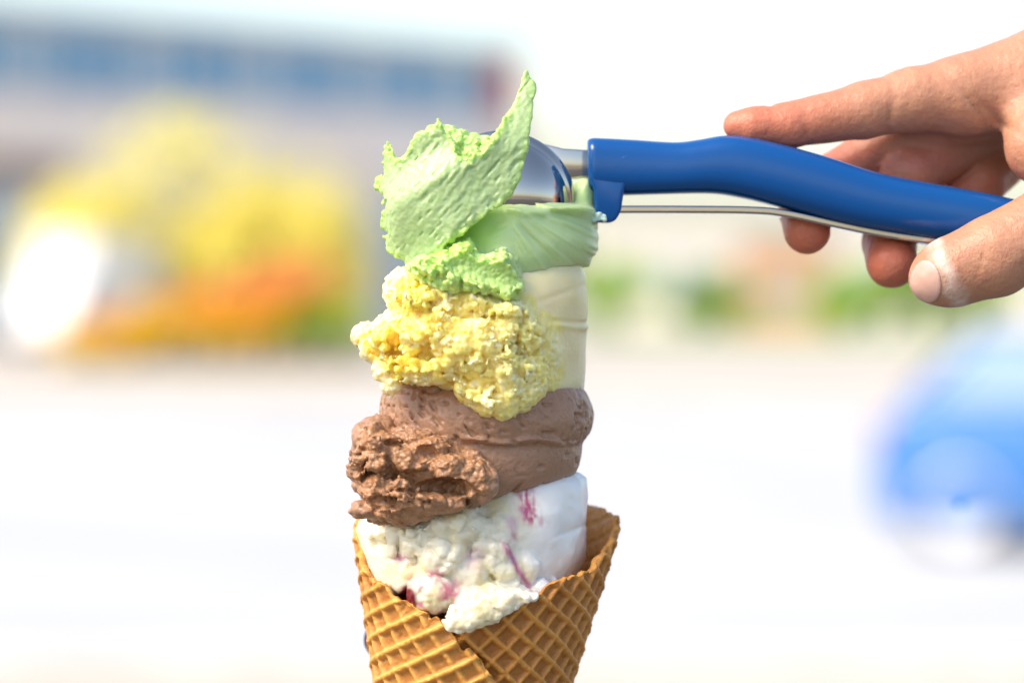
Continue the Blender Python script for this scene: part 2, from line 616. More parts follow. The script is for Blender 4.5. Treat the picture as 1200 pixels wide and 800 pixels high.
def limb(V, F, a, b, ra, rb, n=7):
    a = Vector(a); b = Vector(b)
    q = Vector((0, 0, 1)).rotation_difference((b - a).normalized())
    k = len(V)
    for c, r in ((a, ra), (b, rb)):
        for i in range(n):
            t = 2 * math.pi * i / n
            V.append(tuple(c + q @ Vector((r * math.cos(t), r * math.sin(t), 0))))
    for i in range(n):
        F.append((k + i, k + (i + 1) % n, k + n + (i + 1) % n, k + n + i))
    F.append(tuple(k + n + i for i in range(n)))


def tree(x, d, h, w, crown0, leafmat, n, leaf, seed, label, group=None, name='tree', sparse_top=True):
    rs = np.random.RandomState(seed)
    y = yd(d)
    t = empty(name, (x, y, 0), label=label, cat='tree', group=group)
    V, F = [], []
    top = Vector((0.1, 0, h * 0.8))
    limb(V, F, (0, 0, 0), (0.05, 0.05, crown0), 0.028 * h, 0.02 * h, 10)
    limb(V, F, (0.05, 0.05, crown0), top, 0.02 * h, 0.006 * h, 8)
    cs = []
    for i in range(20):
        a = rs.rand() * 6.28; zz = crown0 + (h - crown0) * (0.05 + 0.9 * rs.rand() ** 1.35)
        f = math.sin(math.pi * min(1, max(0.12, (zz - crown0) / (h - crown0) * 0.8 + 0.22)))
        r = w * 0.5 * f * (0.45 + 0.5 * rs.rand())
        p = (r * math.cos(a), r * math.sin(a) * 0.8, zz)
        limb(V, F, (0.05, 0.05, crown0 + (zz - crown0) * 0.45), p, 0.008 * h, 0.003 * h, 5)
        cs.append((*p, w * (0.17 + 0.10 * rs.rand())))
    mesh_obj('trunk', V, F, M['bark'], t, smooth=True)
    V, F = foliage(n, cs, leaf, rs, 0.8)
    mesh_obj('crown', V, F, leafmat, t, smooth=False)
    return t


def shrub(x, d, h, w, leafmat, n, leaf, seed, label, group, name='shrub', z0=0.0):
    rs = np.random.RandomState(seed)
    t = empty(name, (x, yd(d), z0), label=label, cat='shrub', group=group)
    V, F = [], []
    cs = []
    for i in range(9):
        a = rs.rand() * 6.28; r = w * 0.36 * rs.rand() ** 0.5
        p = (r * math.cos(a), r * math.sin(a), h * (0.3 + 0.5 * rs.rand()))
        limb(V, F, (0, 0, 0), p, 0.02 * h, 0.006 * h, 5)
        cs.append((*p, w * (0.16 + 0.1 * rs.rand())))
    mesh_obj('stem', V, F, M['bark'], t)
    V, F = foliage(n, cs, leaf, rs, 0.8)
    mesh_obj('foliage', V, F, leafmat, t, smooth=False)
    return t


# ---- long two-storey building on the left
def building():
    d0 = 98.0
    pa = Vector((bgx(-150, d0 - 4), yd(d0 - 4), 0)); pb = Vector((bgx(600, d0 * 1.18), yd(d0 * 1.18), 0))
    ln = (pb - pa).length
    rz = math.atan2(pb.y - pa.y, pb.x - pa.x)
    b = empty('building', pa, rz, label='long pale two-storey building with a band of blue upper windows', cat='building')
    zt = bgz(16, d0); zb = bgz(106, d0); zf = bgz(185, d0); zs = bgz(205, d0)
    box('wall', 0, ln, 0, 12, 0, zt - 0.1, M['wall'], b)
    box('fascia', -0.1, ln + 0.1, -0.35, 0, zf, zb - 0.1, M['wall'], b, bev=0.03)
    box('roof', -0.4, ln + 0.4, -0.6, 12.4, zt - 0.1, zt + 0.3, M['roof'], b, bev=0.04)
    nwin = 14
    w = (ln - 1.0) / nwin
    for i in range(nwin):
        x0 = 0.5 + i * w
        fr = box('window', x0 + 0.06, x0 + w - 0.06, -0.10, 0.0, zb, zt - 0.2, M['frame'], b)
        for k in range(2):
            a = x0 + 0.14 + k * (w - 0.28) / 2
            box('pane', a + 0.02, a + (w - 0.28) / 2 - 0.04, -0.13, -0.10, zb + 0.08, zt - 0.28, M['glass'] if (i * 2 + k) % 5 else M['glass_pale'], fr)
    box('end_panel', ln - 1.3, ln - 0.02, -0.42, -0.11, zb - 0.05, zt - 0.15, M['red'], b)
    for i in range(9):
        x0 = 0.8 + i * (ln - 1.6) / 9
        fr = box('shop_window', x0, x0 + 2.5, -0.08, 0, 0.5, zs - 0.4, M['frame'], b)
        box('pane', x0 + 0.1, x0 + 2.4, -0.11, -0.08, 0.6, zs - 0.5, M['glass_pale'], fr)
    box('cladding', 0, 7.6, -0.12, -0.0, zs - 0.3, zf - 0.02, M['wall_brown'], b)
    box('end_wing', ln + 0.002, ln + 3.2, 2.0, 12, 0, zb - 0.3, M['wall'], b)
    box('wing_fascia', ln + 0.15, ln + 3.4, 1.6, 2.0, zf, zb - 0.5, M['pink'], b, bev=0.03)
    return b


building()

# ---- yellow trees behind the van, planting in the bed
TREES = [(115, 88, 4.5, 5.6, 1.8, 5200, 3, 'bushy yellow-leaved tree behind the white van'),
         (240, 90, 7.6, 7.4, 2.4, 900, 5, 'tallest yellow-leaved tree, its thin top against the upper windows'),
         (325, 88, 4.8, 5.6, 1.4, 6500, 9, 'dense yellow-leaved tree behind the orange shrubs')]
for px, d, h, w, c0, n, sd, lb in TREES:
    tree(bgx(px, d), d, h, w, c0, M['leaf_yellow'], n, 0.26, sd, lb, 'yellow trees before the building')
for i, (px, h, w, lb) in enumerate([(130, 1.1, 1.8, 'smallest orange-leaved shrub at the low end of the flower bed'), (185, 1.6, 2.0, 'knee-to-chest high orange-leaved shrub second from the low end of the bed'),
                                    (240, 2.1, 2.1, 'middle orange-leaved shrub of the rising row in the bed'), (292, 2.5, 2.2, 'tall orange-leaved shrub beside the tallest one in the bed'),
                                    (340, 2.75, 2.1, 'tallest orange-leaved shrub in the flower bed'), (378, 2.5, 1.5, 'narrow orange-leaved shrub at the high end of the bed')]):
    shrub(bgx(px, 75), 75, h, w, M['leaf_orange'], 2300, 0.10, 20 + i, lb, 'orange shrubs in the bed', z0=0.15)
for i, px in enumerate(range(84, 440, 30)):
    mt = M['leaf_gold'] if px < 330 else M['leaf_lime']
    lb = 'low golden flowering plant along the front of the bed' if px < 330 else 'low lime green plant at the end of the bed'
    shrub(bgx(px, 72.6), 72.6, 1.45 if px > 150 else 0.9, 1.25, mt, 1700, 0.08, 40 + i, lb, 'low golden plants' if px < 330 else 'low lime plants', 'bedding_plant', z0=0.15)

# ---- far right: cream hall, salmon kiosk, lime shrubs
fb = empty('building', (bgx(690, 165), yd(165), 0), label='low cream building far behind the blue car', cat='building')
fw = bgx(1320, 165) - bgx(690, 165)
box('wall', 0, fw, 0, 10, 0, 5.6, M['cream'], fb)
box('roof', -0.4, fw + 0.4, -0.5, 10.5, 5.6, 6.0, M['roof'], fb)
for i in range(10):
    x0 = 1.2 + i * fw / 10
    fr = box('window', x0, x0 + 1.7, -0.08, 0, 1.2, 3.8, M['frame'], fb)
    box('pane', x0 + 0.1, x0 + 1.6, -0.11, -0.08, 1.3, 3.7, M['glass_pale'], fr)
kd = 138
kx = bgx(868, kd); kw = bgx(978, kd) - kx
ki = empty('kiosk', (kx, yd(kd), 0), label='small salmon kiosk standing on the lawn', cat='kiosk')
box('wall', 0, kw, 0, 2.4, 0, 4.1, M['pink'], ki)
box('roof', -0.2, kw + 0.2, -0.3, 2.6, 4.1, 4.3, M['roof'], ki)
box('hatch', 0.5, kw - 0.5, -0.06, 0, 1.1, 2.3, M['glass_pale'], ki)
for i, (px, h, w, mt, lb) in enumerate([(720, 2.6, 3.0, 'leaf_lime', 'lime green shrub standing alone before the cream building'),
                                        (815, 2.4, 2.6, 'leaf_green', 'darker green shrub two places from the salmon kiosk'),
                                        (855, 2.0, 2.4, 'leaf_lime', 'short lime green shrub between a darker shrub and the salmon kiosk'),
                                        (985, 2.2, 2.8, 'leaf_lime', 'lime green shrub right against the salmon kiosk'),
                                        (1035, 2.6, 3.0, 'leaf_lime', 'taller lime green shrub second from the kiosk, toward the blue car'),
                                        (1085, 2.9, 3.0, 'leaf_green', 'tallest darker green shrub above the roof of the blue car'),
                                        (1140, 2.6, 3.0, 'leaf_lime', 'lime green shrub at the end of the row, past the tallest dark one')]):
    shrub(bgx(px, 128), 128, h * 1.3, w * 1.35, M[mt], 2800, 0.15, 70 + i, lb, 'shrubs on the far lawn')

# ---- cars
M['car_blue'] = principled('blue_car_paint', (0.03, 0.17, 0.48), 0.25, **{'Coat Weight': 0.6})
M['car_white'] = principled('white_van_paint', (0.8, 0.8, 0.8), 0.25, **{'Coat Weight': 0.6})
M['car_glass'] = principled('car_glass', (0.26, 0.38, 0.50), 0.22, **{'Specular IOR Level': 0.7})
M['tyre'] = principled('tyre', (0.16, 0.16, 0.16), 0.8)
M['rim'] = principled('wheel_rim', (0.8, 0.8, 0.8), 0.3, Metallic=0.2)
M['lamp'] = principled('headlamp', (0.85, 0.87, 0.9), 0.08, **{'Coat Weight': 1.0})
M['lamp_red'] = principled('tail_lamp', (0.5, 0.02, 0.02), 0.15)
M['black_trim'] = principled('black_trim', (0.02, 0.02, 0.02), 0.5)


def prism_bm(pts, w, taper=None, bev=0.05):
    """side outline (x,z) swept across the width; taper(z) scales the half width"""
    bm = bmesh.new()
    sides = []
    for s in (-1, 1):
        sides.append([bm.verts.new((x, s * w * (taper(z) if taper else 1), z)) for x, z in pts])
    n = len(pts)
    bm.faces.new(sides[0]); bm.faces.new(list(reversed(sides[1])))
    for i in range(n):
        j = (i + 1) % n
        bm.faces.new((sides[0][i], sides[1][i], sides[1][j], sides[0][j]))
    bmesh.ops.recalc_face_normals(bm, faces=bm.faces)
    if bev:
        bmesh.ops.bevel(bm, geom=list(bm.edges), offset=bev, segments=3, affect='EDGES', profile=0.5, clamp_overlap=True)
    return bm


def wheels(root, xs, w, r):
    for x in xs:
        for s in (-1, 1):
            c = (x, s * (w - 0.10), r)
            v, f = lathe([(r * 0.76, 0.09), (r * 0.9, 0.11), (r, 0.07), (r, -0.07), (r * 0.9, -0.11), (r * 0.76, -0.09)], (0, s, 0), c, 32)
            wh = mesh_obj('wheel', v, f, M['tyre'], root)
            v, f = lathe([(0.001, 0.10), (r * 0.2, 0.10), (r * 0.3, 0.06), (r * 0.70, 0.09), (r * 0.86, 0.115), (r * 0.88, -0.05)], (0, s, 0), c, 32)
            mesh_obj('rim', v, f, M['rim'], wh)


def car(loc, rz, label):
    """hatchback, nose at -x"""
    o = empty('car', loc, rz, label=label, cat='car')
    body = [(-2.05, 0.35), (-2.08, 0.62), (-1.95, 0.80), (-1.05, 0.98), (1.90, 1.00), (2.05, 0.78), (2.05, 0.30), (1.92, 0.20), (-1.75, 0.20)]
    bm = prism_bm(body, 0.88, lambda z: 1.0 - 0.06 * abs(z - 0.6), 0.06)
    bm_obj('body', bm, M['car_blue'], o, smooth=True)
    cab = [(-1.15, 0.96), (-0.35, 1.46), (0.10, 1.53), (1.35, 1.52), (1.90, 0.98)]
    tp = lambda z: 1.0 - 0.28 * max(0, z - 0.95)
    bm_obj('cabin', prism_bm(cab, 0.83, tp, 0.05), M['car_blue'], o, smooth=True)
    for s in (-1, 1):
        for pts in ([(-0.95, 1.02), (-0.30, 1.42), (0.28, 1.46), (0.28, 1.02)], [(0.36, 1.02), (0.36, 1.46), (1.25, 1.46), (1.68, 1.04)]):
            v = [(x, s * (0.83 * tp(z) + 0.012), z) for x, z in pts]
            mesh_obj('side_window', v, [tuple(range(4)) if s > 0 else (3, 2, 1, 0)], M['car_glass'], o, smooth=False)
        box('door_handle', 0.1, 0.28, min(s * 0.87, s * 0.905), max(s * 0.87, s * 0.905), 0.86, 0.89, M['car_blue'], o)
        box('mirror', -0.72, -0.55, min(s * 0.86, s * 1.02), max(s * 0.86, s * 1.02), 1.0, 1.12, M['car_blue'], o, bev=0.03)
        box('headlight', -2.07, -1.92, min(s * 0.45, s * 0.80), max(s * 0.45, s * 0.80), 0.60, 0.74, M['lamp'], o, bev=0.03)
        box('tail_light', 1.96, 2.07, min(s * 0.55, s * 0.80), max(s * 0.55, s * 0.80), 0.70, 0.90, M['lamp_red'], o, bev=0.02)
    v = [(-1.135, -0.70, 1.0), (-1.135, 0.70, 1.0), (-0.40, 0.66, 1.455), (-0.40, -0.66, 1.455)]
    mesh_obj('windscreen', v, [(3, 2, 1, 0)], M['car_glass'], o, smooth=False)
    v = [(1.375, -0.64, 1.49), (1.375, 0.64, 1.49), (1.90, 0.74, 1.03), (1.90, -0.74, 1.03)]
    mesh_obj('rear_window', [(a + 0.02, b, c + 0.02) for a, b, c in v], [(3, 2, 1, 0)], M['car_glass'], o, smooth=False)
    box('bumper', -2.12, -2.0, -0.7, 0.7, 0.34, 0.52, M['black_trim'], o, bev=0.03)
    wheels(o, (-1.28, 1.46), 0.86, 0.33)
    return o


car((bgx(1068, 20.8) + 1.93, yd(20.8), 0.004), math.pi - 0.30, 'blue hatchback parked on the pale road')


def van(loc, rz):
    o = empty('van', loc, rz, label='tall white delivery van parked by the flower bed', cat='van')
    body = [(-1.2, 0.4), (-1.2, 3.4), (3.3, 3.45), (3.4, 3.25), (3.4, 0.4)]
    bm_obj('cargo_box', prism_bm(body, 1.0, None, 0.08), M['car_white'], o, smooth=True)
    cab = [(-2.55, 0.42), (-2.60, 0.95), (-2.35, 1.25), (-1.75, 2.28), (-1.15, 2.50), (-1.15, 0.42)]
    bm_obj('cab', prism_bm(cab, 0.96, None, 0.07), M['car_white'], o, smooth=True)
    v = [(-2.31, -0.88, 1.32), (-2.31, 0.88, 1.32), (-1.79, 0.85, 2.21), (-1.79, -0.85, 2.21)]
    n = Vector((-0.86, 0, 0.50)).normalized() * 0.02
    mesh_obj('windscreen', [tuple(Vector(p) + n) for p in v], [(3, 2, 1, 0)], M['car_glass'], o, smooth=False)
    for s in (-1, 1):
        pts = [(-2.08, 1.40), (-1.70, 2.10), (-1.25, 2.10), (-1.25, 1.40)]
        mesh_obj('side_window', [(x, s * 0.975, z) for x, z in pts], [tuple(range(4)) if s > 0 else (3, 2, 1, 0)], M['car_glass'], o, smooth=False)
        box('headlight', -2.62, -2.45, min(s * 0.5, s * 0.85), max(s * 0.5, s * 0.85), 0.85, 1.05, M['lamp'], o, bev=0.04)
        box('mirror', -2.1, -1.95, min(s * 0.97, s * 1.15), max(s * 0.97, s * 1.15), 1.45, 1.75, M['black_trim'], o, bev=0.03)
    box('bumper', -2.68, -2.5, -0.9, 0.9, 0.38, 0.62, M['black_trim'], o, bev=0.03)
    wheels(o, (-1.75, 2.2), 0.98, 0.36)
    return o


van((bgx(95, 84), yd(84), 0.0), math.radians(70))

# ------------------------------------------------------------------ waffle cone: one sheet rolled round, its outer end lapping over the front
APEX = L(514, 1308)
RIMC = L(569, 620)
CAX = (RIMC - APEX) / np.linalg.norm(RIMC - APEX)
CX = np.array([CAX[2], 0, -CAX[0]])                  # right
CY = np.array([0, 1.0, 0])                           # back
TAN = 0.2225
RIM = np.array([[-70, 100], [-45, 118], [-20, 130], [-7, 134.5], [9, 141.5], [30, 146.5], [45, 149.5], [62, 153], [80, 159], [95, 163.5], [110, 165.5],
                [150, 166], [200, 166], [240, 165], [262, 161], [280, 156], [292, 150], [306, 145.5], [322, 141.5], [338, 137.3], [349, 134], [353, 131],
                [357, 130.5], [363, 127.5], [368, 124], [373, 119.5], [385, 108], [400, 92], [430, 50], [450, 20]])


def build_cone():
    phis = np.radians(np.concatenate([np.arange(-70, -20, 1.2), np.arange(-20, 110, 0.55), np.arange(110, 250, 1.0), np.arange(250, 385, 0.55), np.arange(385, 450, 1.2)]))
    rows = np.concatenate([np.linspace(6, 104, 26)[:-1], np.linspace(104, 170, 200)])
    n, m = len(phis), len(rows)
    rim = np.interp(np.degrees(phis), RIM[:, 0], RIM[:, 1])
    z0 = np.zeros(n)
    rim = rim + 1.5 * vnoise(phis * 30, z0, z0, 4.0) + 1.0 * vnoise(phis * 30, z0, z0, 1.6, 4) + 0.35 * vnoise(phis * 30, z0 + 3, z0, 0.6, 8)
    PH = np.repeat(phis[:, None], m, 1)
    f = (rows - rows[0]) / (rows[-1] - rows[0])
    # rows keep the same height until they meet the rim, then slide along it
    Sg = np.minimum(rows[None, :], rim[:, None] - (m - 1 - np.arange(m))[None, :] * 0.015)
    deg = np.degrees(PH)
    lap = sstep(262, 318, deg)                                   # outer lap lifts off by a sheet's thickness
    R0 = Sg * TAN + lap * 3.1 - 1.6 * (1 - sstep(-66, -30, deg)) - 0.8 * (1 - lap)
    # waffle lattice on the unrolled sheet
    psi = PH * math.sin(math.atan(TAN))
    slant = Sg / math.cos(math.atan(TAN))
    u = slant * np.sin(psi); v = slant * np.cos(psi)
    warp = 0.35 * vnoise(u, v, u * 0, 9.0)
    al = math.radians(-35 - math.degrees(math.sin(math.atan(TAN)) * math.radians(30)))
    a = (u * math.cos(al + math.pi / 2) + v * math.sin(al + math.pi / 2)) + warp
    b = (u * math.cos(al) + v * math.sin(al)) - warp
    pa, pb = 5.4, 5.0
    da = np.abs((a / pa) % 1.0 - 0.5) * pa          # 0 on a ridge line
    db = np.abs((b / pb) % 1.0 - 0.5) * pb
    ra = 1 - sstep(0.3, 1.35, da); rb = 0.82 * (1 - sstep(0.2, 1.2, db))
    ridge = np.maximum(ra, rb) + 0.12 * np.minimum(ra, rb)
    edge = np.clip((rim[:, None] - Sg), 0, 99)
    er = 1 - sstep(0.0, 2.2, edge)
    rough = 0.22 * fbm(u, v, u * 0, 3.0, 3) + 0.10 * vnoise(u, v, u * 0, 0.8)
    pit = np.maximum(0, vnoise(u, v, u * 0 + 5, 1.3) - 0.55) * 1.6
    relief = 1.4 * ridge * (1 - 0.35 * er) + rough - pit * (0.5 + er) + 0.35 * er * vnoise(u, v, u * 0, 1.8, 3)
    outR = R0 + relief
    inR = R0 - 1.25 + 0.25 * fbm(u, v, u * 0 + 9, 3.0, 2) + 0.35 * ridge

    def pos(Rr):
        x = Rr * np.sin(PH); y = -Rr * np.cos(PH)
        return APEX + Sg[..., None] * CAX + x[..., None] * CX + y[..., None] * CY
    PO = pos(outR); PI = pos(inR)
    V = np.concatenate([PO.reshape(-1, 3), PI.reshape(-1, 3)])
    ii, jj = np.meshgrid(np.arange(n - 1), np.arange(m - 1), indexing='ij')
    def q(o):
        a0 = (ii * m + jj + o).ravel(); b0 = ((ii + 1) * m + jj + o).ravel()
        return np.stack([a0, b0, b0 + 1, a0 + 1], 1)
    F = [q(0), q(n * m)[:, ::-1]]
    i = np.arange(n - 1)
    t = i * m + m - 1
    F.append(np.stack([t, t + m, t + m + n * m, t + n * m], 1))
    j = np.arange(m - 1)
    F.append(np.stack([j, j + 1, j + 1 + n * m, j + n * m], 1))
    e = (n - 1) * m + j
    F.append(np.stack([e + 1, e, e + n * m, e + 1 + n * m], 1))
    F = np.concatenate(F)
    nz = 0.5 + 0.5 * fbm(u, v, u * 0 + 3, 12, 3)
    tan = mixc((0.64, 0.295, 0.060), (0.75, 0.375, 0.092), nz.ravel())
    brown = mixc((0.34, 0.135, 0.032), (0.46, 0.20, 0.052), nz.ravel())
    col = mixc(brown, tan, np.clip(ridge * 0.9 + er * 0.3 + 0.12, 0, 1).ravel())  # valleys browner: toasting plus the shade of the grid painted in
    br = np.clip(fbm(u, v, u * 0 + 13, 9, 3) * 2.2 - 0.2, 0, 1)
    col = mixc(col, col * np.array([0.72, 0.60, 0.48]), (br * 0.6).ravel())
    # the outer lap is a shade more golden, the first turn browner
    col = mixc(col * np.array([0.93, 0.86, 0.80]), col * np.array([1.1, 1.12, 1.1]), lap.ravel())
    dots = np.clip((vnoise(u, v, u * 0 + 7, 1.1) - 0.5) * 2.2, 0, 1) * er
    col = mixc(col, col * np.array([0.55, 0.42, 0.35]), dots.ravel())
    cin = mixc((0.62, 0.27, 0.06), (0.70, 0.34, 0.09), nz.ravel())
    base = APEX * MM + np.array([0, 0, CAM_H])
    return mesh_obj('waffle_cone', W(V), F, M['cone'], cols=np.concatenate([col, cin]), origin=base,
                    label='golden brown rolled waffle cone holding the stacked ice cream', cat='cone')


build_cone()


def cone_inside(x, y, z, inset=3.2):
    """signed distance-like: negative inside the rolled cone"""
    rx, ry, rz = x - APEX[0], y - APEX[1], z - APEX[2]
    s = rx * CAX[0] + rz * CAX[2]
    px = rx * CX[0] + rz * CX[2]
    r = np.sqrt(px * px + ry * ry)
    return (r - (s * TAN - inset)) * 0.976, s


def scoop(name, f, colf, lo, hi, h, mat, label, parent=None, smooth=0, keep=200, **kw):
    V, F = surface(f, lo, hi, h)
    V, F = drop_islands(V, F, keep)
    if smooth:
        V = smooth_verts(V, F, smooth)
    cols = colf(V[:, 0].astype(np.float32), V[:, 1].astype(np.float32), V[:, 2].astype(np.float32))
    base = V.mean(0); base[2] = V[:, 2].min()
    return mesh_obj(name, W(V), F, mat, cols=cols, origin=W(base), label=label, **kw)


def mmx(px, y=-20): return L(px, 0, y)[0]
def mmz(py, y=-20): return L(0, py, y)[2]


def to_px(x, y, z):
    f = DIST / (DIST + y)
    return 600 + x * f / K, HOR - z * f / K


def E(x, y, z, px, py, yy, rx, ry, rz):
    """ellipsoid centred on a pixel; radii in mm"""
    return ellip(x, y, z, L(px, py, yy), (rx, ry, rz))


class Rev:
    """upright rounded body: for each photograph row its left and right edge (pixels), round in plan"""
    def __init__(self, rows, depth=1.0, yc=0.0):
        r = np.array(rows, float)
        self.t = catmull(r, 8, closed=False)
        self.t = self.t[np.argsort(self.t[:, 0])]
        self.depth = depth; self.yc = yc
        z = (HOR - self.t[:, 0]) * K
        self.z = z[::-1]
        self.c = ((self.t[:, 1] + self.t[:, 2]) / 2 - 600)[::-1] * K
        self.r = ((self.t[:, 2] - self.t[:, 1]) / 2)[::-1] * K
        g = np.gradient(self.r, self.z + np.arange(len(self.z)) * 1e-7)
        self.k = 1 / np.sqrt(1 + np.clip(g, -6, 6) ** 2)

    def __call__(self, x, y, z, shear=0.0):
        zz = z + shear
        c = np.interp(zz, self.z, self.c); r = np.interp(zz, self.z, self.r); k = np.interp(zz, self.z, self.k)
        d = (np.hypot(x - c, (y - self.yc) / self.depth) - r) * k
        cap = np.maximum(zz - self.z[-1], self.z[0] - zz)
        return np.maximum(d, cap)


# ------------------------------------------------------------------ berry ripple scoop, down in the cone
bp_body = Rev([(552, 580, 670), (556, 560, 680), (566, 530, 687), (590, 512, 689), (620, 506, 688), (650, 506, 684), (680, 506, 672), (700, 510, 655), (730, 520, 640)], 1.1)


def f_berry(x, y, z):
    d = bp_body(x, y, z)
    fine = 0.9 * fbm(x, y, z, 10.0, 3) + 0.08 * vnoise(x, y, z, 1.6)
    line = 0.35 * np.exp(-((z - mmz(630) - 0.25 * (x - mmx(640)) - 0.8 * vnoise(x, y, z, 8)) / 0.7) ** 2) * sstep(mmx(630), mmx(680), x)
    d = d + fine + line
    b = E(x, y, z, 550, 640, 2, 31, 20, 20) + 0.8 * fbm(x, y, z, 7, 3)
    # torn lumps on the front and left
    g = None
    for (px, py, yy, rx, ry, rz) in [(440, 634, -8, 6.2, 8, 6.5), (447, 662, -12, 6.5, 8, 6.5), (470, 668, -19, 6, 6, 5.5), (452, 682, -17, 4.5, 5, 4), (490, 627, -19, 7.4, 8, 5.4),
                                     (535, 618, -20, 9, 9, 6), (523, 650, -23, 7.4, 8, 7.6), (550, 672, -23, 8, 7, 7.5), (575, 640, -20, 8, 8, 8.5), (590, 668, -19, 9, 8, 8.5),
                                     (512, 668, -20, 7, 6, 6), (610, 690, -18, 8, 6, 4.5), (570, 694, -22, 9, 6.5, 5.5), (478, 648, -18, 6, 7, 5), (500, 640, -17, 9, 8, 9)]:
        e = E(x, y, z, px, py, yy, rx, ry, rz)
        g = e if g is None else smin(g, e, 0.7)
    l1 = lumps(x, y, z, 6.4, 2)
    g = g + 0.3 - 1.7 * l1 - 0.35 * lumps(x, y, z, 2.4, 6) - 0.25 * fbm(x, y, z, 2.2, 3, 5) - 0.12 * vnoise(x, y, z, 0.7)
    low = smin(b, g, 1.0)
    ci, s = cone_inside(x, y, z)
    low = np.where(s < 134, smax(low, ci, 0.6), smax(low, ci - 3.4, 0.6))
    d = np.where(s < 150, smax(d, ci, 0.6), d)
    d = smin(d, low, 1.0)
    # tongue lying over the rim, and the pinkish lump beside it
    t = None
    for (px, py, yy, rx, ry, rz) in [(604, 699, -29.5, 5, 2.2, 1.8), (583, 706, -31.5, 6, 2.4, 3.0), (556, 718, -32.5, 5.5, 2.4, 3.6), (539, 729, -33.5, 3.6, 2.0, 2.4), (560, 700, -27, 10, 4.5, 4.5)]:
        e = E(x, y, z, px, py, yy, rx, ry, rz)
        t = e if t is None else smin(t, e, 1.8)
    t = t - 0.55 * fbm(x, y, z, 3, 3, 2) - 0.45 * lumps(x, y, z, 2.5, 7)
    d = smin(d, t, 0.8)
    pk = E(x, y, z, 507, 694, -27, 6.6, 5.5, 5.6) - 0.45 * lumps(x, y, z, 2.6, 9) - 0.2 * fbm(x, y, z, 1.2, 2)
    d = smin(d, pk, 0.4)
    return d


def c_berry(x, y, z):
    px, py = to_px(x, y, z)
    n = 0.5 + 0.5 * fbm(x, y, z, 5, 3)
    c = mixc((0.80, 0.74, 0.55), (0.83, 0.79, 0.65), n)
    smoothside = sstep(590, 640, px + 8 * vnoise(x, y, z, 6))
    c = mixc(c, (0.86, 0.85, 0.82), smoothside)
    yel = np.clip(fbm(x, y, z, 6, 3, 21) * 2.6 - 0.25, 0, 1) * (1 - smoothside) * 0.85
    c = mixc(c, (0.84, 0.74, 0.42), yel)
    tg = np.exp(-(((px - 572) / 50) ** 2 + ((py - 716 + 0.35 * (px - 572)) / 15) ** 2) ** 2) * (y < -24)
    c = mixc(c, (0.86, 0.75, 0.47), tg * np.clip(0.65 + 0.5 * fbm(x, y, z, 4, 2, 8), 0, 1))
    wob = 5 * vnoise(x, y, z, 7, 3) + 3 * vnoise(x, y, z, 2, 5)
    # magenta ripples
    l1 = np.exp(-((px + wob - (612 + 0.33 * (py - 570))) / 11.0) ** 2) * sstep(550, 562, py) * (1 - sstep(606, 622, py))
    streak = np.clip(0.55 + 0.9 * vnoise(x * 3, y, z * 0.7, 2.0, 1) + 0.5 * vnoise(x, y, z, 0.8, 1), 0, 1)
    l2 = np.exp(-((px + wob * 0.5 - (592 + 0.55 * (py - 640))) / 3.6) ** 2) * sstep(628, 645, py) * (1 - sstep(684, 694, py))
    l3 = 0.6 * np.exp(-((px + wob - 690) / 5.0) ** 2) * sstep(565, 585, py)
    l4 = 0.5 * np.exp(-((px + wob - 600) / 6.0) ** 2) * sstep(600, 612, py) * (1 - sstep(628, 640, py))
    bl = 0.45 * np.exp(-(((px - 556 + wob) / 12) ** 2 + ((py - 655 + wob) / 16) ** 2)) + 0.9 * np.exp(-(((px - 470 + wob) / 9) ** 2 + ((py - 655 + wob * .5) / 5) ** 2))
    pk = np.exp(-(((px - 507) / 34) ** 2 + ((py - 696) / 30) ** 2) ** 3) * (y < -18)
    pm = np.clip(0.38 + 1.7 * fbm(x, y, z, 2.6, 3, 31), 0, 1) * pk * 0.9
    low = sstep(672, 684, py) * (1 - sstep(596, 602, px)) * 0
    c = mixc(c, (0.50, 0.03, 0.17), np.clip(l1 * streak * 1.1, 0, 1) * 0.9)
    c = mixc(c, (0.58, 0.12, 0.30), np.clip(l2, 0, 1) * 0.85)
    c = mixc(c, (0.70, 0.28, 0.46), np.clip(l3 + l4 + bl * 0.9, 0, 1) * 0.9)
    c = mixc(c, (0.60, 0.14, 0.22), pm)
    # dark red gap between the lumps above the rim
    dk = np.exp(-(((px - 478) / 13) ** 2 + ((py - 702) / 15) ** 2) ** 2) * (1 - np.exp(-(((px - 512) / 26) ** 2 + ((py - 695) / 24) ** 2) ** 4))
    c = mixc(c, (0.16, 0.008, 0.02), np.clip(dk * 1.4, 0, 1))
    return alpha(c, 0.15 * (1 - smoothside))


scoop('ice_cream_scoop', f_berry, c_berry, L(398, 770, -42) - 1, L(700, 540, 0) + np.array([3, 32, 3]), 0.42, M['berry'],
      'creamy white scoop with magenta berry ripple filling the cone', cat='ice cream')

# ------------------------------------------------------------------ chocolate scoop
cp_up = Rev([(434, 530, 620), (438, 490, 650), (446, 462, 672), (457, 450, 685), (470, 446, 692), (486, 445, 696), (500, 447, 694), (510, 452, 689), (517, 466, 680), (523, 510, 640)], 0.98)
cp_lo = Rev([(498, 500, 640), (504, 465, 678), (514, 450, 687), (530, 446, 688), (552, 447, 686), (570, 452, 682), (580, 462, 675), (588, 490, 650), (592, 530, 610)], 0.98)
cp_torn = Poly([(421, 503), (432, 493), (452, 497), (470, 508), (505, 505), (535, 518), (560, 530), (577, 545), (580, 560), (568, 582), (540, 597), (500, 608), (470, 614), (448, 611), (436, 600), (428, 585), (417, 566), (414, 545), (419, 525)], -22)


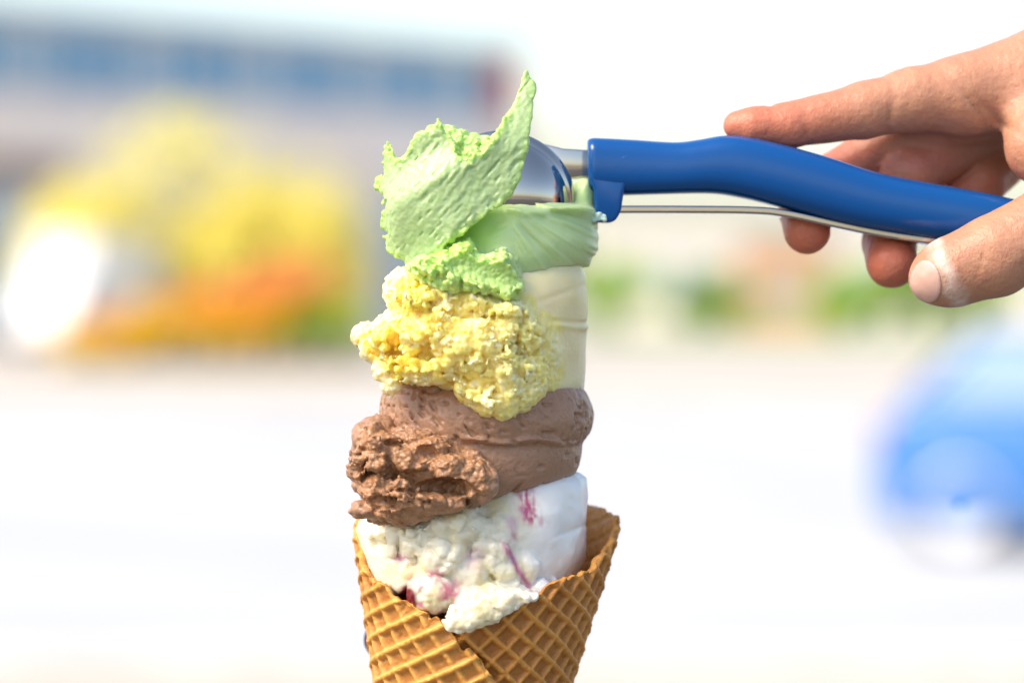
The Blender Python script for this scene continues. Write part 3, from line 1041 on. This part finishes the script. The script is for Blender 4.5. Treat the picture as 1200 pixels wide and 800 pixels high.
def f_choc(x, y, z):
    up = cp_up(x, y, z)
    lo = cp_lo(x, y, z, -0.2 * (x - mmx(565, 0)) * sstep(mmz(515), mmz(570), z))
    px, py = to_px(x, y, z)
    # pitted pressed skin on the dome, stretched along the pull
    pit = np.maximum(0, vnoise(x * 0.8 + z * 0.5, y, z * 0.8, 1.15, 4) - 0.12)
    dome = 1 - sstep(560, 650, px)
    up = up + pit * (1.3 * dome + 0.5) + 0.22 * fbm(x, y, z, 5, 3)
    crk = np.maximum(0, fbm(x * 0.5, y, z * 1.4, 3.2, 3, 9) - 0.28) * 3.0 * sstep(600, 640, px)
    up = up + crk
    lip = (1 - sstep(655, 690, px)) * 1.2 * np.exp(-((py - (517 + 3 * vnoise(x, y, z, 9)) - 0.02 * (px - 600)) / 3.4) ** 2) * sstep(520, 570, px)
    up = up - lip
    lo = lo + 1.3 + 0.12 * fbm(x, y, z, 6, 3, 2) + np.maximum(0, fbm(x * 0.55 + z * 0.5, y, z * 1.2, 3.0, 3, 13) - 0.3) * 3.2 * sstep(590, 640, px)
    crack = 1.6 * np.exp(-((z - mmz(578, -26) - 0.75 * (x - mmx(598, -26))) / 0.55) ** 2) * np.exp(-((px - 600) / 12) ** 4) * (y < -8)
    lo = lo + crack
    d = smin(up, lo, 1.2)
    # torn, crumbly side
    t = cp_torn.inflate(x, y, z, 8, 19, -16.5)
    vary = np.clip(0.55 + 1.1 * vnoise(x, y, z, 6.5, 19), 0.05, 1.4)
    big = lumps(x, y, z, 8.5, 4)
    mid = lumps(x, y, z, 3.6, 6)
    t = t + 1.0 - 2.2 * big - 1.1 * vary * mid - 0.75 * vary * lumps(x, y, z, 1.7, 12) - 0.9 * np.abs(fbm(x, y, z, 3.0, 3, 2)) - 0.3 * vnoise(x, y, z, 0.8)
    # hollows torn out between the chunks
    for (a, b, yy, rx, ry, rz) in [(522, 572, -35, 7.5, 7.5, 3.0), (455, 588, -35, 6, 6.5, 2.0), (498, 532, -36, 4.5, 5, 2.6), (434, 558, -31, 2.4, 7, 4.5), (545, 590, -34, 5, 5, 1.5), (470, 520, -34, 4, 5, 1.6)]:
        t = smax(t, -(E(x, y, z, a, b, yy, rx, ry, rz) + 0.5 * vnoise(x, y, z, 2.0)), 0.5)
    ch = None
    for (a, b, yy, rx, ry, rz) in [(505, 590, -33, 8, 4, 2.6), (445, 575, -27, 5, 5, 4.5), (462, 540, -31, 5, 4, 4), (565, 565, -31, 4.2, 4, 5), (430, 515, -24, 4, 5, 4.5), (475, 598, -30, 7, 4, 3), (433, 598, -27, 4.5, 3.5, 2.0), (424, 592, -27, 2.3, 2.6, 1.8)]:
        e = E(x, y, z, a, b, yy, rx, ry, rz)
        ch = e if ch is None else np.minimum(ch, e)
    ch = ch - 0.7 * mid - 0.35 * fbm(x, y, z, 2.2, 3, 8)
    t = smin(t, ch, 0.7)
    d = smin(d, t, 0.6)
    return d


def c_choc(x, y, z):
    px, py = to_px(x, y, z)
    n = 0.5 + 0.5 * fbm(x, y, z, 6, 3)
    c = mixc((0.345, 0.188, 0.112), (0.415, 0.235, 0.148), n)
    torn = sstep(-1.0, 1.5, -cp_torn(x, z)) * (y < -12)
    c = mixc(c, mixc((0.335, 0.165, 0.078), (0.44, 0.23, 0.118), n), torn)
    fl = np.clip(vnoise(x, y, z, 0.9, 6) * 2 - 1.0, 0, 1) * 0.5
    return alpha(mixc(c, (0.10, 0.045, 0.028), fl), 0.15 + 0.38 * torn)


scoop('ice_cream_scoop', f_choc, c_choc, L(388, 625, -45), L(702, 430, 0) + np.array([2, 33, 2]), 0.42, M['choc'],
      'chocolate scoop with a torn crumbly side between white and yellow scoops', cat='ice cream')

# ------------------------------------------------------------------ yellow scoop
yp = Rev([(306, 540, 640), (311, 500, 672), (318, 478, 685), (335, 466, 689), (370, 458, 690), (410, 456, 689), (440, 460, 686), (458, 470, 682), (470, 490, 674), (478, 530, 655), (481, 570, 620)], 0.98)
yfront = Poly([(459, 342), (470, 328), (520, 326), (580, 338), (622, 350), (652, 374), (662, 405), (659, 440), (650, 472), (628, 486), (600, 499), (574, 497), (550, 484), (532, 466), (512, 451), (470, 449), (455, 434), (440, 424), (424, 408), (420, 393), (440, 382), (462, 366)], -26)


def f_yel(x, y, z):
    px, py = to_px(x, y, z)
    base = yp(x, y, z)
    crease = 0.5 * np.exp(-((z - mmz(374, -14) + 0.10 * (x - mmx(640, -14))) / 0.5) ** 2) * sstep(625, 650, px) - 0.5 * np.exp(-((z - mmz(379, -14) + 0.10 * (x - mmx(640, -14))) / 0.9) ** 2) * sstep(620, 650, px)
    fold = 0.22 * np.exp(-((z - mmz(350, -14) - 0.35 * (x - mmx(640, -14))) / 0.8) ** 2) * sstep(600, 640, px)
    base = base + 1.0 * fbm(x, y, z, 14, 2, 6) + 0.25 * fbm(x, y, z * 0.6, 6, 3) + crease + fold
    cr = yfront.inflate(x, y, z, 4.5, 21, -11.0 + 0.011 * np.clip(x - mmx(570), -40, 40) ** 2)
    big = lumps(x, y, z, 8.0, 3)
    mid = lumps(x, y, z, 2.7, 5)
    sm = lumps(x, y, z, 1.3, 8)
    vary = 0.75 + 0.6 * vnoise(x, y, z, 6.0, 17)
    left = 1 - sstep(480, 570, px)
    ed = 0.35 + 0.65 * sstep(0.5, 7.0, -yfront(x, z) + 9 * left)
    vary = vary * ed
    cr = cr + 0.5 + 1.6 * sstep(600, 655, px) - (0.8 + 1.0 * left) * big - (0.75 + 0.45 * left) * vary * mid - 0.5 * ed * (1.6 - vary) * sm - 0.35 * np.abs(fbm(x, y, z, 2.4, 2, 40)) - 0.25 * fbm(x, y, z, 1.1, 2, 3)
    kn = None
    for (a, b, yy, rx, ry, rz) in [(430, 393, -14, 3.4, 6, 3.0), (441, 408, -20, 4.0, 5, 3.4), (460, 388, -22, 5, 5, 4), (474, 340, -20, 5, 6, 5.5), (457, 432, -24, 4, 4, 3.5), (459, 448, -25, 2.2, 2.4, 2.8),
                                   (505, 440, -29, 5, 3, 2), (545, 400, -33, 8, 4, 5), (500, 385, -31, 6, 4, 4)]:
        e = E(x, y, z, a, b, yy, rx, ry, rz)
        kn = e if kn is None else np.minimum(kn, e)
    kn = kn - 0.7 * mid - 0.6 * sm - 0.2 * fbm(x, y, z, 1.1, 2, 3)
    cr = smin(cr, kn, 0.8)
    k = 0.5 + 3.0 * sstep(585, 650, px)
    return smin(base, cr, k)


def c_yel(x, y, z):
    px, py = to_px(x, y, z)
    n = 0.5 + 0.5 * fbm(x, y, z, 4, 3)
    crumb = sstep(-1.2, 1.2, -yfront(x, z) + 1.2 * vnoise(x, y, z, 3)) * sstep(8, -4, y)
    left = 1 - sstep(470, 610, px)
    ca = mixc((0.98, 0.80, 0.29), (0.98, 0.71, 0.11), np.clip(left * 0.8 + 0.5 * (n - 0.5), 0, 1))
    sp = np.clip(fbm(x, y, z, 3.0, 3, 14) * 2.0, 0, 1) * 0.6
    ca = mixc(ca, (0.95, 0.88, 0.62), sp)
    return alpha(mixc(mixc((0.89, 0.76, 0.41), (0.92, 0.81, 0.49), n), ca, crumb), 0.04 + 0.12 * crumb)


scoop('ice_cream_scoop', f_yel, c_yel, L(388, 508, -45), L(700, 300, 0) + np.array([2, 33, 2]), 0.385, M['yellow'],
      'crumbly yellow scoop with a smooth cream right side above the chocolate scoop', cat='ice cream')

# ------------------------------------------------------------------ mint scoop: body, curled flap, torn crumbs
mp_body = Rev([(232, 575, 630), (236, 540, 665), (243, 505, 690), (255, 482, 697), (285, 480, 700), (308, 490, 696), (322, 510, 688), (332, 540, 672), (339, 585, 640)], 0.98)
mp_flap = Poly([(441, 206), (447, 203), (451, 170), (455, 168), (462, 186), (471, 182), (480, 168), (491, 150), (502, 152), (515, 143), (523, 154), (532, 170), (540, 184), (548, 187), (560, 181), (577, 164), (592, 140), (605, 112), (613, 90), (617, 82), (622, 91), (628, 98), (626, 125), (621, 165), (611, 204), (598, 234), (577, 251), (548, 270), (523, 290), (505, 308), (492, 314), (476, 312), (462, 300), (450, 294), (451, 272), (446, 262), (448, 236), (442, 222)], -22, smooth=2)
mp_back = Poly([(474, 200), (485, 168), (503, 150), (520, 147), (540, 153), (556, 158), (575, 160), (588, 150), (600, 128), (606, 135), (598, 190), (570, 215), (520, 225)], -13, smooth=3)
mp_ledge = Poly([(480, 310), (498, 300), (518, 296), (545, 284), (550, 284), (560, 298), (575, 299), (590, 294), (598, 300), (604, 318), (612, 332), (609, 346), (596, 352), (578, 346), (560, 348), (545, 343), (525, 345), (505, 335), (488, 325)], -27, smooth=3)
mp_bit = Poly([(655, 252), (668, 222), (679, 210), (692, 211), (698, 226), (699, 250), (695, 275), (660, 275)], 0)


def flap_y(x, z):
    px = 600 + x * DIST / (DIST - 22) / K
    py = HOR - z * DIST / (DIST - 22) / K
    u = (px - 535) / 95
    y = -30 + 7.5 * np.maximum(0, -u) ** 2 + 2.0 * np.maximum(0, u)
    y = y + 9 * (1 - sstep(438, 468, px)) ** 1.5                        # left strip turns away
    y = y + 5.5 * sstep(240, 320, py) * (1 - sstep(470, 560, px))       # foot tucks back under
    fold = (py - 190) + 0.55 * (px - 520)                               # crease between the back leaf and the front leaf
    y = y + 3.6 * sstep(26, -26, fold) * (1 - sstep(545, 580, px))
    y = y - 0.9 * np.exp(-((fold - 12) / 16) ** 2) * (1 - sstep(560, 600, px))
    y = y + 7 * sstep(180, 80, py) * sstep(560, 600, px)                # tip leans back
    return y


def f_flap(x, y, z):
    px, py = to_px(x, y, z)
    d2 = mp_flap(x, z)
    rag = 1 - sstep(0, 34, (px - 560) * 0.55 + (py - 262) * 0.85)       # smooth cut along the lower right edge
    rag = rag * (1 - 0.6 * sstep(585, 605, px))
    d2 = d2 + rag * (2.0 * fbm(x, y * 0.5, z, 3.0, 3, 1) - 0.6 * lumps(x, y * 0.5, z, 1.7, 3) + 0.3)
    ea = np.clip(-d2 / 3.5, 0, 1)
    c = flap_y(x, z)
    # pull marks along the sheet
    a = x * 0.64 + z * 0.77; b = x * 0.77 - z * 0.64
    str_ = vnoise(a, b * 4.5, y * 0.4, 6.0, 2) * 0.12 + vnoise(a * 0.8, b * 5, y * 0.5, 2.4, 5) * 0.07
    pit = np.maximum(0, vnoise(a * 0.38, b * 1.7, y, 1.15, 8) - 0.18) * 0.5 * np.clip(0.6 + 1.2 * vnoise(x, y, z, 9.0, 3), 0.1, 1.3)
    gr = 0.10 * vnoise(x, y, z, 0.75, 9)
    th = 0.5 + 0.65 * ea + rag * (1 - ea) * 0.5
    g = (np.abs(y - c) - th) * 0.82 - str_ - gr + pit * (y < c)
    torn = np.clip(1 + d2 / 3.0, 0, 1) * rag
    g = g - torn * (0.55 * lumps(x, y, z, 2.0, 5) + 0.25 * fbm(x, y, z, 1.0, 2))
    return smax(g, d2, 0.6)


def f_mint(x, y, z):
    px, py = to_px(x, y, z)
    d = mp_body(x, y, z, -0.45 * (x - mmx(640)) * sstep(mmz(245), mmz(335), z))
    ang = np.arctan2(py - 225, px - 575)
    fan = vnoise(ang * 40, ang * 0, np.hypot(px - 575, py - 225) * 0.03, 2.6) * 0.55 + vnoise(ang * 40, ang * 0 + 4, np.hypot(px - 575, py - 225) * 0.03, 1.1) * 0.30
    lip = 1.3 * np.exp(-((py - 246 - 2.5 * np.sin((px - 600) / 14)) / 5) ** 2) * sstep(585, 610, px) * (y < 0)
    d = d - fan * sstep(580, 620, px) - lip + 0.9 * fbm(x, y, z, 13, 2, 5) + 0.15 * fbm(x, y, z, 3, 3)
    rimr = (1 - sstep(0, 9, 352 - py - np.maximum(0, px - 612) * 0.48)) * (px > 600)
    d = d - rimr * 0.3 * lumps(x, y, z, 2.0, 2)
    # dark cleft behind the flap's lower edge
    cl = capsule(x, y, z, L(512, 302, -30), L(590, 250, -27), 3.0, 3.8)
    d = smax(d, -(cl + 0.5 * fbm(x, y, z, 3, 2)), 1.2)
    d = smin(d, mp_bit.inflate(x, y, z, 4, 7, 0.0) + 0.2 * fbm(x, y, z, 3, 2), 1.0)
    # inside of the curl, crumbly
    bk = mp_back.inflate(x, y, z, 5, 6, -10.0) - 0.9 * lumps(x, y, z, 3.0, 2) - 0.5 * lumps(x, y, z, 1.5, 7) + 0.3
    sup = E(x, y, z, 520, 235, -10, 13, 10, 16)
    d = smin(d, smin(bk, sup, 1.0), 1.0)
    # torn ledge
    le = mp_ledge.inflate(x, y, z, 4, 9, -26.0) - 1.1 * lumps(x, y, z, 3.4, 4) - 0.6 * lumps(x, y, z, 1.5, 6) - 0.2 * fbm(x, y, z, 1, 2) + 0.3
    pl = capsule(x, y, z, L(538, 308, -36.5), L(604, 332, -37), 3.2, 4.2)     # pressed trough across it
    le = smax(le, -(pl + 0.15 * fbm(x, y, z, 2, 2)), 0.4)
    d = smin(d, le, 1.6)
    return d


def c_mint(x, y, z):
    px, py = to_px(x, y, z)
    n = 0.5 + 0.5 * fbm(x, y, z, 5, 3)
    c = mixc((0.54, 0.71, 0.32), (0.61, 0.76, 0.39), n)
    torn = np.maximum(sstep(-1, 1, -mp_ledge(x, z)) * (y < -12), sstep(240, 228, py) * (1 - sstep(595, 608, px)))
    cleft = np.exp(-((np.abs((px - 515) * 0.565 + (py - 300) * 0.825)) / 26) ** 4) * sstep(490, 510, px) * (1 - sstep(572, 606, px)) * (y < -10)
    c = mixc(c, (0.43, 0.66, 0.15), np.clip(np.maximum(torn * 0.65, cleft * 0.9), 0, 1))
    return alpha(c, 0.05 + 0.6 * torn)


def c_flap(x, y, z):
    n = 0.5 + 0.5 * fbm(x, y, z, 4, 3)
    d2 = mp_flap(x, z)
    px, py = to_px(x, y, z)
    rag = 1 - sstep(0, 34, (px - 560) * 0.55 + (py - 262) * 0.85)
    e = sstep(-2.6, 0.2, d2) * rag * (1 - 0.5 * sstep(590, 610, px))
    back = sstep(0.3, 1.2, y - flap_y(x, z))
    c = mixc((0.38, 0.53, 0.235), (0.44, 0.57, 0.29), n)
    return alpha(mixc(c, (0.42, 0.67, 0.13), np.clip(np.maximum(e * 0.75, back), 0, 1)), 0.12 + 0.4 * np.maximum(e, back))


mint = empty('ice_cream_scoop', W(L(600, 345, 0)), label='pale mint green scoop with a tall curled flap on top of the stack', cat='ice cream')
mo = np.array(mint.location)
V, F = surface(f_mint, L(430, 362, -45), L(712, 112, 0) + np.array([2, 33, 2]), 0.42)
V, F = drop_islands(V, F, 200)
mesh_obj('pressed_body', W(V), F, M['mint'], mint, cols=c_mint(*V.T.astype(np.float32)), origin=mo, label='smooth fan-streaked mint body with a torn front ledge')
V, F = surface(f_flap, L(428, 325, -36) - 1, L(640, 74, 0) + np.array([0, 8, 2]), 0.34)
V, F = drop_islands(V, F, 60)
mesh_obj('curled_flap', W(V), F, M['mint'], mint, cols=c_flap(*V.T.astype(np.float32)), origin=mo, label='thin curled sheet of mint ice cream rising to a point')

# ------------------------------------------------------------------ ice cream scoop tool
tool = empty('scoop_tool', W(L(730, 262, 0)), label='stainless ice cream scoop with a glossy blue plastic handle', cat='scoop')
to = np.array(tool.location)


def tool_part(name, V, F, mat, smooth=True, parent=tool, **kw):
    return mesh_obj(name, W(V), F, mat, parent, smooth=smooth, origin=to, **kw)


ax = np.array([-0.05, -0.97, -0.22]); ax /= np.linalg.norm(ax)
prof = [(0.01, 13.6)]
for t in np.linspace(4, 80, 26):
    prof.append((17.9 * math.sin(math.radians(t)), 13.6 * math.cos(math.radians(t))))
prof += [(17.85, 1.7), (17.95, 1.4), (18.15, 1.2), (18.5, 1.0), (18.9, 0.5), (19.4, -0.3), (19.7, -1.0), (19.8, -1.6), (19.6, -2.0), (19.2, -2.1), (17.6, -1.4), (16.4, -0.2)]
for t in np.linspace(80, 4, 20):
    prof.append((16.0 * math.sin(math.radians(t)), 12.6 * math.cos(math.radians(t))))
prof.append((0.01, 12.6))
bv, bf = lathe(prof, ax, L(588, 240, -6), 128)
tool_part('bowl', bv, bf, M['steel'])


def loft(sections, n=40, power=2.6):
    """sections: list of (x, yc, zc, half_depth, half_height) in mm -> closed loft along x"""
    V, F = [], []
    for (x, yc, zc, w, h) in sections:
        for k in range(n):
            t = 2 * math.pi * k / n
            c, s = math.cos(t), math.sin(t)
            V.append((x, yc + w * math.copysign(abs(c) ** (2 / power), c), zc + h * math.copysign(abs(s) ** (2 / power), s)))
    m = len(sections)
    for i in range(m - 1):
        for k in range(n):
            k2 = (k + 1) % n
            F.append((i * n + k, (i + 1) * n + k, (i + 1) * n + k2, i * n + k2))
    F.append(tuple(range(n)))
    F.append(tuple((m - 1) * n + k for k in reversed(range(n))))
    return V, F


def curve_fn(pts):
    c = catmull(np.array(pts, float), 12, closed=False)
    return lambda x: np.interp(x, c[:, 0], c[:, 1])


h_top = curve_fn([(688, 162), (700, 162), (740, 164), (790, 167), (818, 164), (845, 159.5), (870, 160), (909, 168), (965, 183), (1030, 203), (1085, 214), (1130, 222), (1180, 232), (1240, 247)])
h_bot = curve_fn([(688, 226), (700, 228), (729, 229), (767, 228), (831, 227), (868, 232), (909, 242), (979, 261), (1034, 272), (1099, 282), (1150, 290), (1200, 298), (1240, 300)])
h_wid = curve_fn([(688, 7.6), (760, 8.2), (820, 9.2), (900, 10.2), (1000, 10.2), (1100, 9.6), (1180, 9.5), (1240, 9.0)])
secs = []
for px in np.concatenate([np.linspace(0, 1, 9) ** 2 * 9 + 688.5, np.linspace(700, 1225, 110), 1240 - (np.linspace(1, 0, 8)[1:] ** 2) * 12]):
    e = min(1.0, 0.80 + 0.20 * math.sqrt(max(0.0, 1 - (1 - min(1, (px - 688.5) / 9)) ** 2)))
    e2 = math.sqrt(max(0.02, 1 - (1 - min(1, (1240.5 - px) / 14)) ** 2))
    a, b = L(px, h_top(px)), L(px, h_bot(px))
    zc, hh = (a[2] + b[2]) / 2, (a[2] - b[2]) / 2
    secs.append((a[0], 0.0, zc, h_wid(px) * e * e2, hh * (1 - (1 - e) * 0.5) * e2))
hv, hf = loft(secs, 56, 3.0)
handle = tool_part('handle', hv, hf, M['blue_plastic'], label='glossy blue moulded plastic handle')


def slab(pts, y0, y1, bev, y_px=0.0):
    bm = bmesh.new()
    vs = []
    for a, b in pts:
        p = L(a, b, y_px)
        vs.append(bm.verts.new((p[0], y0, p[2])))
    fc = bm.faces.new(vs)
    r = bmesh.ops.extrude_face_region(bm, geom=[fc])
    bmesh.ops.translate(bm, verts=[v for v in r['geom'] if isinstance(v, bmesh.types.BMVert)], vec=(0, y1 - y0, 0))
    bmesh.ops.recalc_face_normals(bm, faces=bm.faces)
    es = [e for e in bm.edges if e.calc_face_angle(0) > 0.3]
    bmesh.ops.bevel(bm, geom=es, offset=bev, segments=3, affect='EDGES', profile=0.5)
    V = [tuple(v.co) for v in bm.verts]
    bm.verts.index_update()
    F = [[v.index for v in f.verts] for f in bm.faces]
    bm.free()
    return V, F


gv, gf = slab([(690, 200), (689.5, 209), (695, 223), (695, 256), (698, 261), (717, 261.5), (723, 256), (727, 246), (730, 226), (734, 214), (730, 200)], -7.3, 7.3, 0.9)
tool_part('lever_guide', gv, gf, M['blue_plastic'], parent=handle)
pv, pf = lathe([(0.01, 0.10), (2.3, 0.10), (2.55, 0.0), (2.6, -1.5)], (0, -1, 0), L(736, 193, -7.75), 32)
tool_part('pivot_boss', pv, pf, M['blue_plastic'], parent=handle)
# frost smeared on the guide
V, F = surface(lambda x, y, z: np.minimum(E(x, y, z, 702, 254, -7.2, 1.6, 0.5, 1.3), E(x, y, z, 700, 257, -7.2, 2.2, 0.45, 0.7)) + 0.35 * fbm(x, y, z, 1.2, 2), L(685, 268, -10), L(722, 242, -4), 0.16, 1.5)
tool_part('frost_smear', V, F, principled('frost', (0.50, 0.68, 0.62), 0.35), parent=handle)

sv_, sf_ = slab([(636, 168), (660, 174), (694, 176), (694, 208), (665, 210), (640, 212)], 0.4, 3.4, 0.5)
tool_part('shank', sv_, sf_, M['steel'])


def strip(pts, half_h, w, mat, name, bev=0.4, **kw):
    c = catmull(np.array(pts, float), 10, closed=False)
    secs = []
    V, F = [], []
    for px, py in c:
        p = L(px, py)
        V += [(p[0], -w, p[2] + half_h), (p[0], w, p[2] + half_h), (p[0], w, p[2] - half_h), (p[0], -w, p[2] - half_h)]
    for i in range(len(c) - 1):
        for k in range(4):
            k2 = (k + 1) % 4
            F.append((i * 4 + k, i * 4 + k2, (i + 1) * 4 + k2, (i + 1) * 4 + k))
    F.append((3, 2, 1, 0)); e = (len(c) - 1) * 4; F.append((e, e + 1, e + 2, e + 3))
    o = tool_part(name, V, F, mat, smooth=False, **kw)
    b = o.modifiers.new('bevel', 'BEVEL'); b.width = bev * MM; b.segments = 3; b.limit_method = 'ANGLE'
    return o


strip([(702, 246), (800, 246), (880, 247), (920, 251), (979, 263.5), (1034, 274.5), (1099, 284), (1150, 292)], 1.0, 5.2, M['steel'], 'squeeze_lever', 0.6)

# ------------------------------------------------------------------ the hand
IDX = [(864, 147, 1, 3.9), (880, 148, 1, 5.0), (925, 147, 2, 6.1), (1012, 129, 4, 7.6), (1070, 117, 6, 8.8), (1128, 112, 8, 10.4)]
MID = [(946, 270, 6, 6.4), (942, 246, 15, 6.8), (975, 210, 21, 7.0), (1020, 184, 23, 7.6), (1140, 122, 20, 10.6)]
RNG = [(1045, 307, 4, 7.0), (1042, 284, 14, 7.3), (1046, 240, 21, 7.3), (1064, 203, 18, 7.8), (1160, 140, 34, 10.4)]
PNK = [(1125, 320, 10, 6.0), (1120, 290, 20, 6.2), (1125, 240, 26, 6.3), (1150, 214, 28, 7.0), (1190, 165, 46, 9.4)]
THB = [(1094, 326, -19, 6.6), (1112, 320, -19.5, 9.2), (1165, 300, -20.5, 10.6), (1235, 262, -20, 10.6), (1300, 215, -12, 14.0)]


def chain(x, y, z, pts, k=1.5):
    d = None
    for a, b in zip(pts[:-1], pts[1:]):
        c = capsule(x, y, z, L(*a[:3]), L(*b[:3]), a[3], b[3])
        d = c if d is None else smin(d, c, k)
    return d


def groove(d, x, y, z, px, py, yy, nx, nz, width, depth, reach):
    c = L(px, py, yy)
    t = (x - c[0]) * nx + (z - c[2]) * nz + 0.5 * vnoise(x, y, z, 3.0)
    r2 = (x - c[0]) ** 2 + (y - c[1]) ** 2 + (z - c[2]) ** 2
    return d + depth * np.exp(-(t / width) ** 2) * np.exp(-r2 / reach ** 2)


def f_hand(x, y, z):
    idx = chain(x, y, z, IDX); mid = chain(x, y, z, MID); rg = chain(x, y, z, RNG); pk = chain(x, y, z, PNK); th = chain(x, y, z, THB)
    palm = None
    for a, ra, b, rb in [((1128, 112, 8), 10.4, (1330, 60, 14), 17), ((1140, 122, 20), 10.6, (1340, 62, 26), 17), ((1160, 140, 34), 10.2, (1350, 80, 36), 17), ((1190, 165, 46), 9.5, (1350, 100, 44), 16),
                         ((1222, 175, -4), 9.0, (1300, 215, -12), 14), ((1300, 215, -12), 14, (1400, 110, 14), 17), ((1222, 172, -4), 9.0, (1205, 105, 8), 9.5)]:
        c = capsule(x, y, z, L(*a), L(*b), ra, rb)
        palm = c if palm is None else smin(palm, c, 5.0)
    arm = capsule(x, y, z, L(1360, 70, 24), L(1560, 40, 30), 23, 25)
    arm = smin(arm, capsule(x, y, z, L(1560, 40, 30), L(2000, 0, 45), 25, 33), 6)
    palm = smin(palm, arm, 8)
    d = smin(mid, rg, 0.6)
    d = smin(d, pk, 0.6)
    d = smin(d, idx, 0.8)
    d = smin(d, palm, 3.5)
    d = smin(d, th, 1.2)
    # joint creases
    d = groove(d, x, y, z, 1045, 140, -4, 1.0, -0.1, 0.6, 1.1, 7)
    d = groove(d, x, y, z, 1037, 150, -3, 1.0, 0.1, 0.5, 0.35, 6)
    d = groove(d, x, y, z, 945, 152, -3, 1.0, 0.2, 0.5, 0.45, 6)
    d = groove(d, x, y, z, 1060, 88, 4, 0.95, 0.4, 0.6, 0.5, 5)
    d = groove(d, x, y, z, 1035, 93, 4, 0.95, 0.4, 0.5, 0.5, 5)
    d = groove(d, x, y, z, 905, 130, 1, 0.9, 0.4, 0.8, 0.7, 4)
    d = groove(d, x, y, z, 1142, 125, -3, 0.75, 0.66, 0.8, 1.5, 8)
    d = groove(d, x, y, z, 1168, 135, -3, 0.7, 0.7, 0.9, 1.5, 9)
    d = groove(d, x, y, z, 1125, 150, -2, 0.5, 0.86, 0.6, 0.4, 9)
    d = groove(d, x, y, z, 1148, 310, -30, 0.9, -0.35, 0.5, 0.4, 7)
    d = groove(d, x, y, z, 1140, 300, -30, 0.9, -0.35, 0.5, 0.28, 7)
    return d + 0.28 * fbm(x, y, z, 9, 2, 3) + 0.07 * fbm(x, y, z, 2.0, 2, 6)


def c_hand(x, y, z):
    px, py = to_px(x, y, z)
    n = 0.5 + 0.5 * fbm(x, y, z, 12, 3)
    c = mixc((0.45, 0.205, 0.125), (0.54, 0.27, 0.165), n)
    red = np.clip(1 - sstep(890, 1060, px), 0, 1) * 0.75 + sstep(160, 240, py) * (1 - sstep(-12, -4, -y + 0) * 0) * (y > -8) * 0.9
    c = mixc(c, (0.58, 0.150, 0.085), np.clip(red, 0, 1) * (0.7 + 0.3 * n))
    sp = np.clip(fbm(x, y, z, 3, 3, 4) * 1.6, 0, 1) * 0.3
    c = mixc(c, (0.42, 0.15, 0.10), sp)
    vein = np.clip(fbm(x * 0.6, y, z, 7, 2, 44) * 2 - 0.5, 0, 1) * 0.25 * (px > 1000)
    c = mixc(c, (0.36, 0.20, 0.15), vein)
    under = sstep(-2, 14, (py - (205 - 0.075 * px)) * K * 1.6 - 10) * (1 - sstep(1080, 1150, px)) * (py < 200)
    c = mixc(c, (0.46, 0.15, 0.11), under * 0.75)  # shading under the index finger painted in as a redder tone
    # wet highlight across the thumb behind the nail, painted into the skin colour
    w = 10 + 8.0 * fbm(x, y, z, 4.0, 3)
    glare = np.clip(0.55 + 0.9 * fbm(x, y, z, 2.5, 3, 9), 0.15, 1) * sstep(9, -8, np.abs(px - (1094 + (py - 288) * 0.46)) - w) * sstep(-9, -14, y)
    return mixc(c, (0.84, 0.76, 0.70), np.clip(glare * 0.6, 0, 1))


person = empty('person', W(L(1390, 70, 24)), label='bare right hand reaching in to grip the blue scoop handle', cat='person')
po = np.array(person.location)
V, F = surface(f_hand, L(846, 372, -40), L(2060, 60, 0) + np.array([60, 90, 120]), 0.9, 5.0)
V = smooth_verts(V, F, 1)
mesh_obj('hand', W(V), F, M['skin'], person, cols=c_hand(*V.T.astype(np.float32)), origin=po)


def shell(region, off, name, mat, lo, hi, h=0.35, **kw):
    def f(x, y, z):
        hd = f_hand(x, y, z)
        return smax(hd - off, region(x, y, z), 0.35)
    V, F = surface(f, lo, hi, h, 3.0)
    V, F = drop_islands(V, F, 60)
    V = smooth_verts(V, F, 1)
    if len(F):
        mesh_obj(name, W(V), F, mat, person, origin=po, **kw)


shell(lambda x, y, z: E(x, y, z, 1084, 333, -25, 4.2, 7.0, 6.4), 0.3, 'fingernail', M['nail'], L(1055, 385, -40), L(1140, 290, -8))
# ------------------------------------------------------------------ dark blue holder behind the cone
hold = empty('cone_holder', W(L(500, 830, 30)), label='dark blue plastic holder tucked behind the left side of the waffle cone', cat='holder')
ho = np.array(hold.location)


def f_pad(x, y, z):
    return E(x, y, z, 462, 749, 26, 8.6, 5.0, 6.6)


V, F = surface(f_pad, L(400, 810, 10), L(540, 690, 45), 0.8)
mesh_obj('pad', W(V), F, M['navy'], hold, origin=ho)


def f_stem(x, y, z):
    return smin(capsule(x, y, z, L(470, 755, 29), L(500, 830, 34), 3.2, 3.6), capsule(x, y, z, L(500, 830, 34), L(545, 900, 24), 3.6, 3.6), 2)


V, F = surface(f_stem, L(440, 940, 15), L(570, 720, 45), 0.8)
mesh_obj('stem', W(V), F, M['navy'], hold, origin=ho)
cz = L(546, 905)
rp = []
s_ = (cz - APEX) @ CAX
rr = s_ * TAN + 4.8
tv, tf = lathe([(rr + 2.2 * math.cos(t), 2.2 * math.sin(t) * 2.4) for t in np.linspace(0, 2 * math.pi, 17)], CAX, APEX + s_ * CAX, 72)
mesh_obj('ring', W(tv), tf, M['navy'], hold, origin=ho)
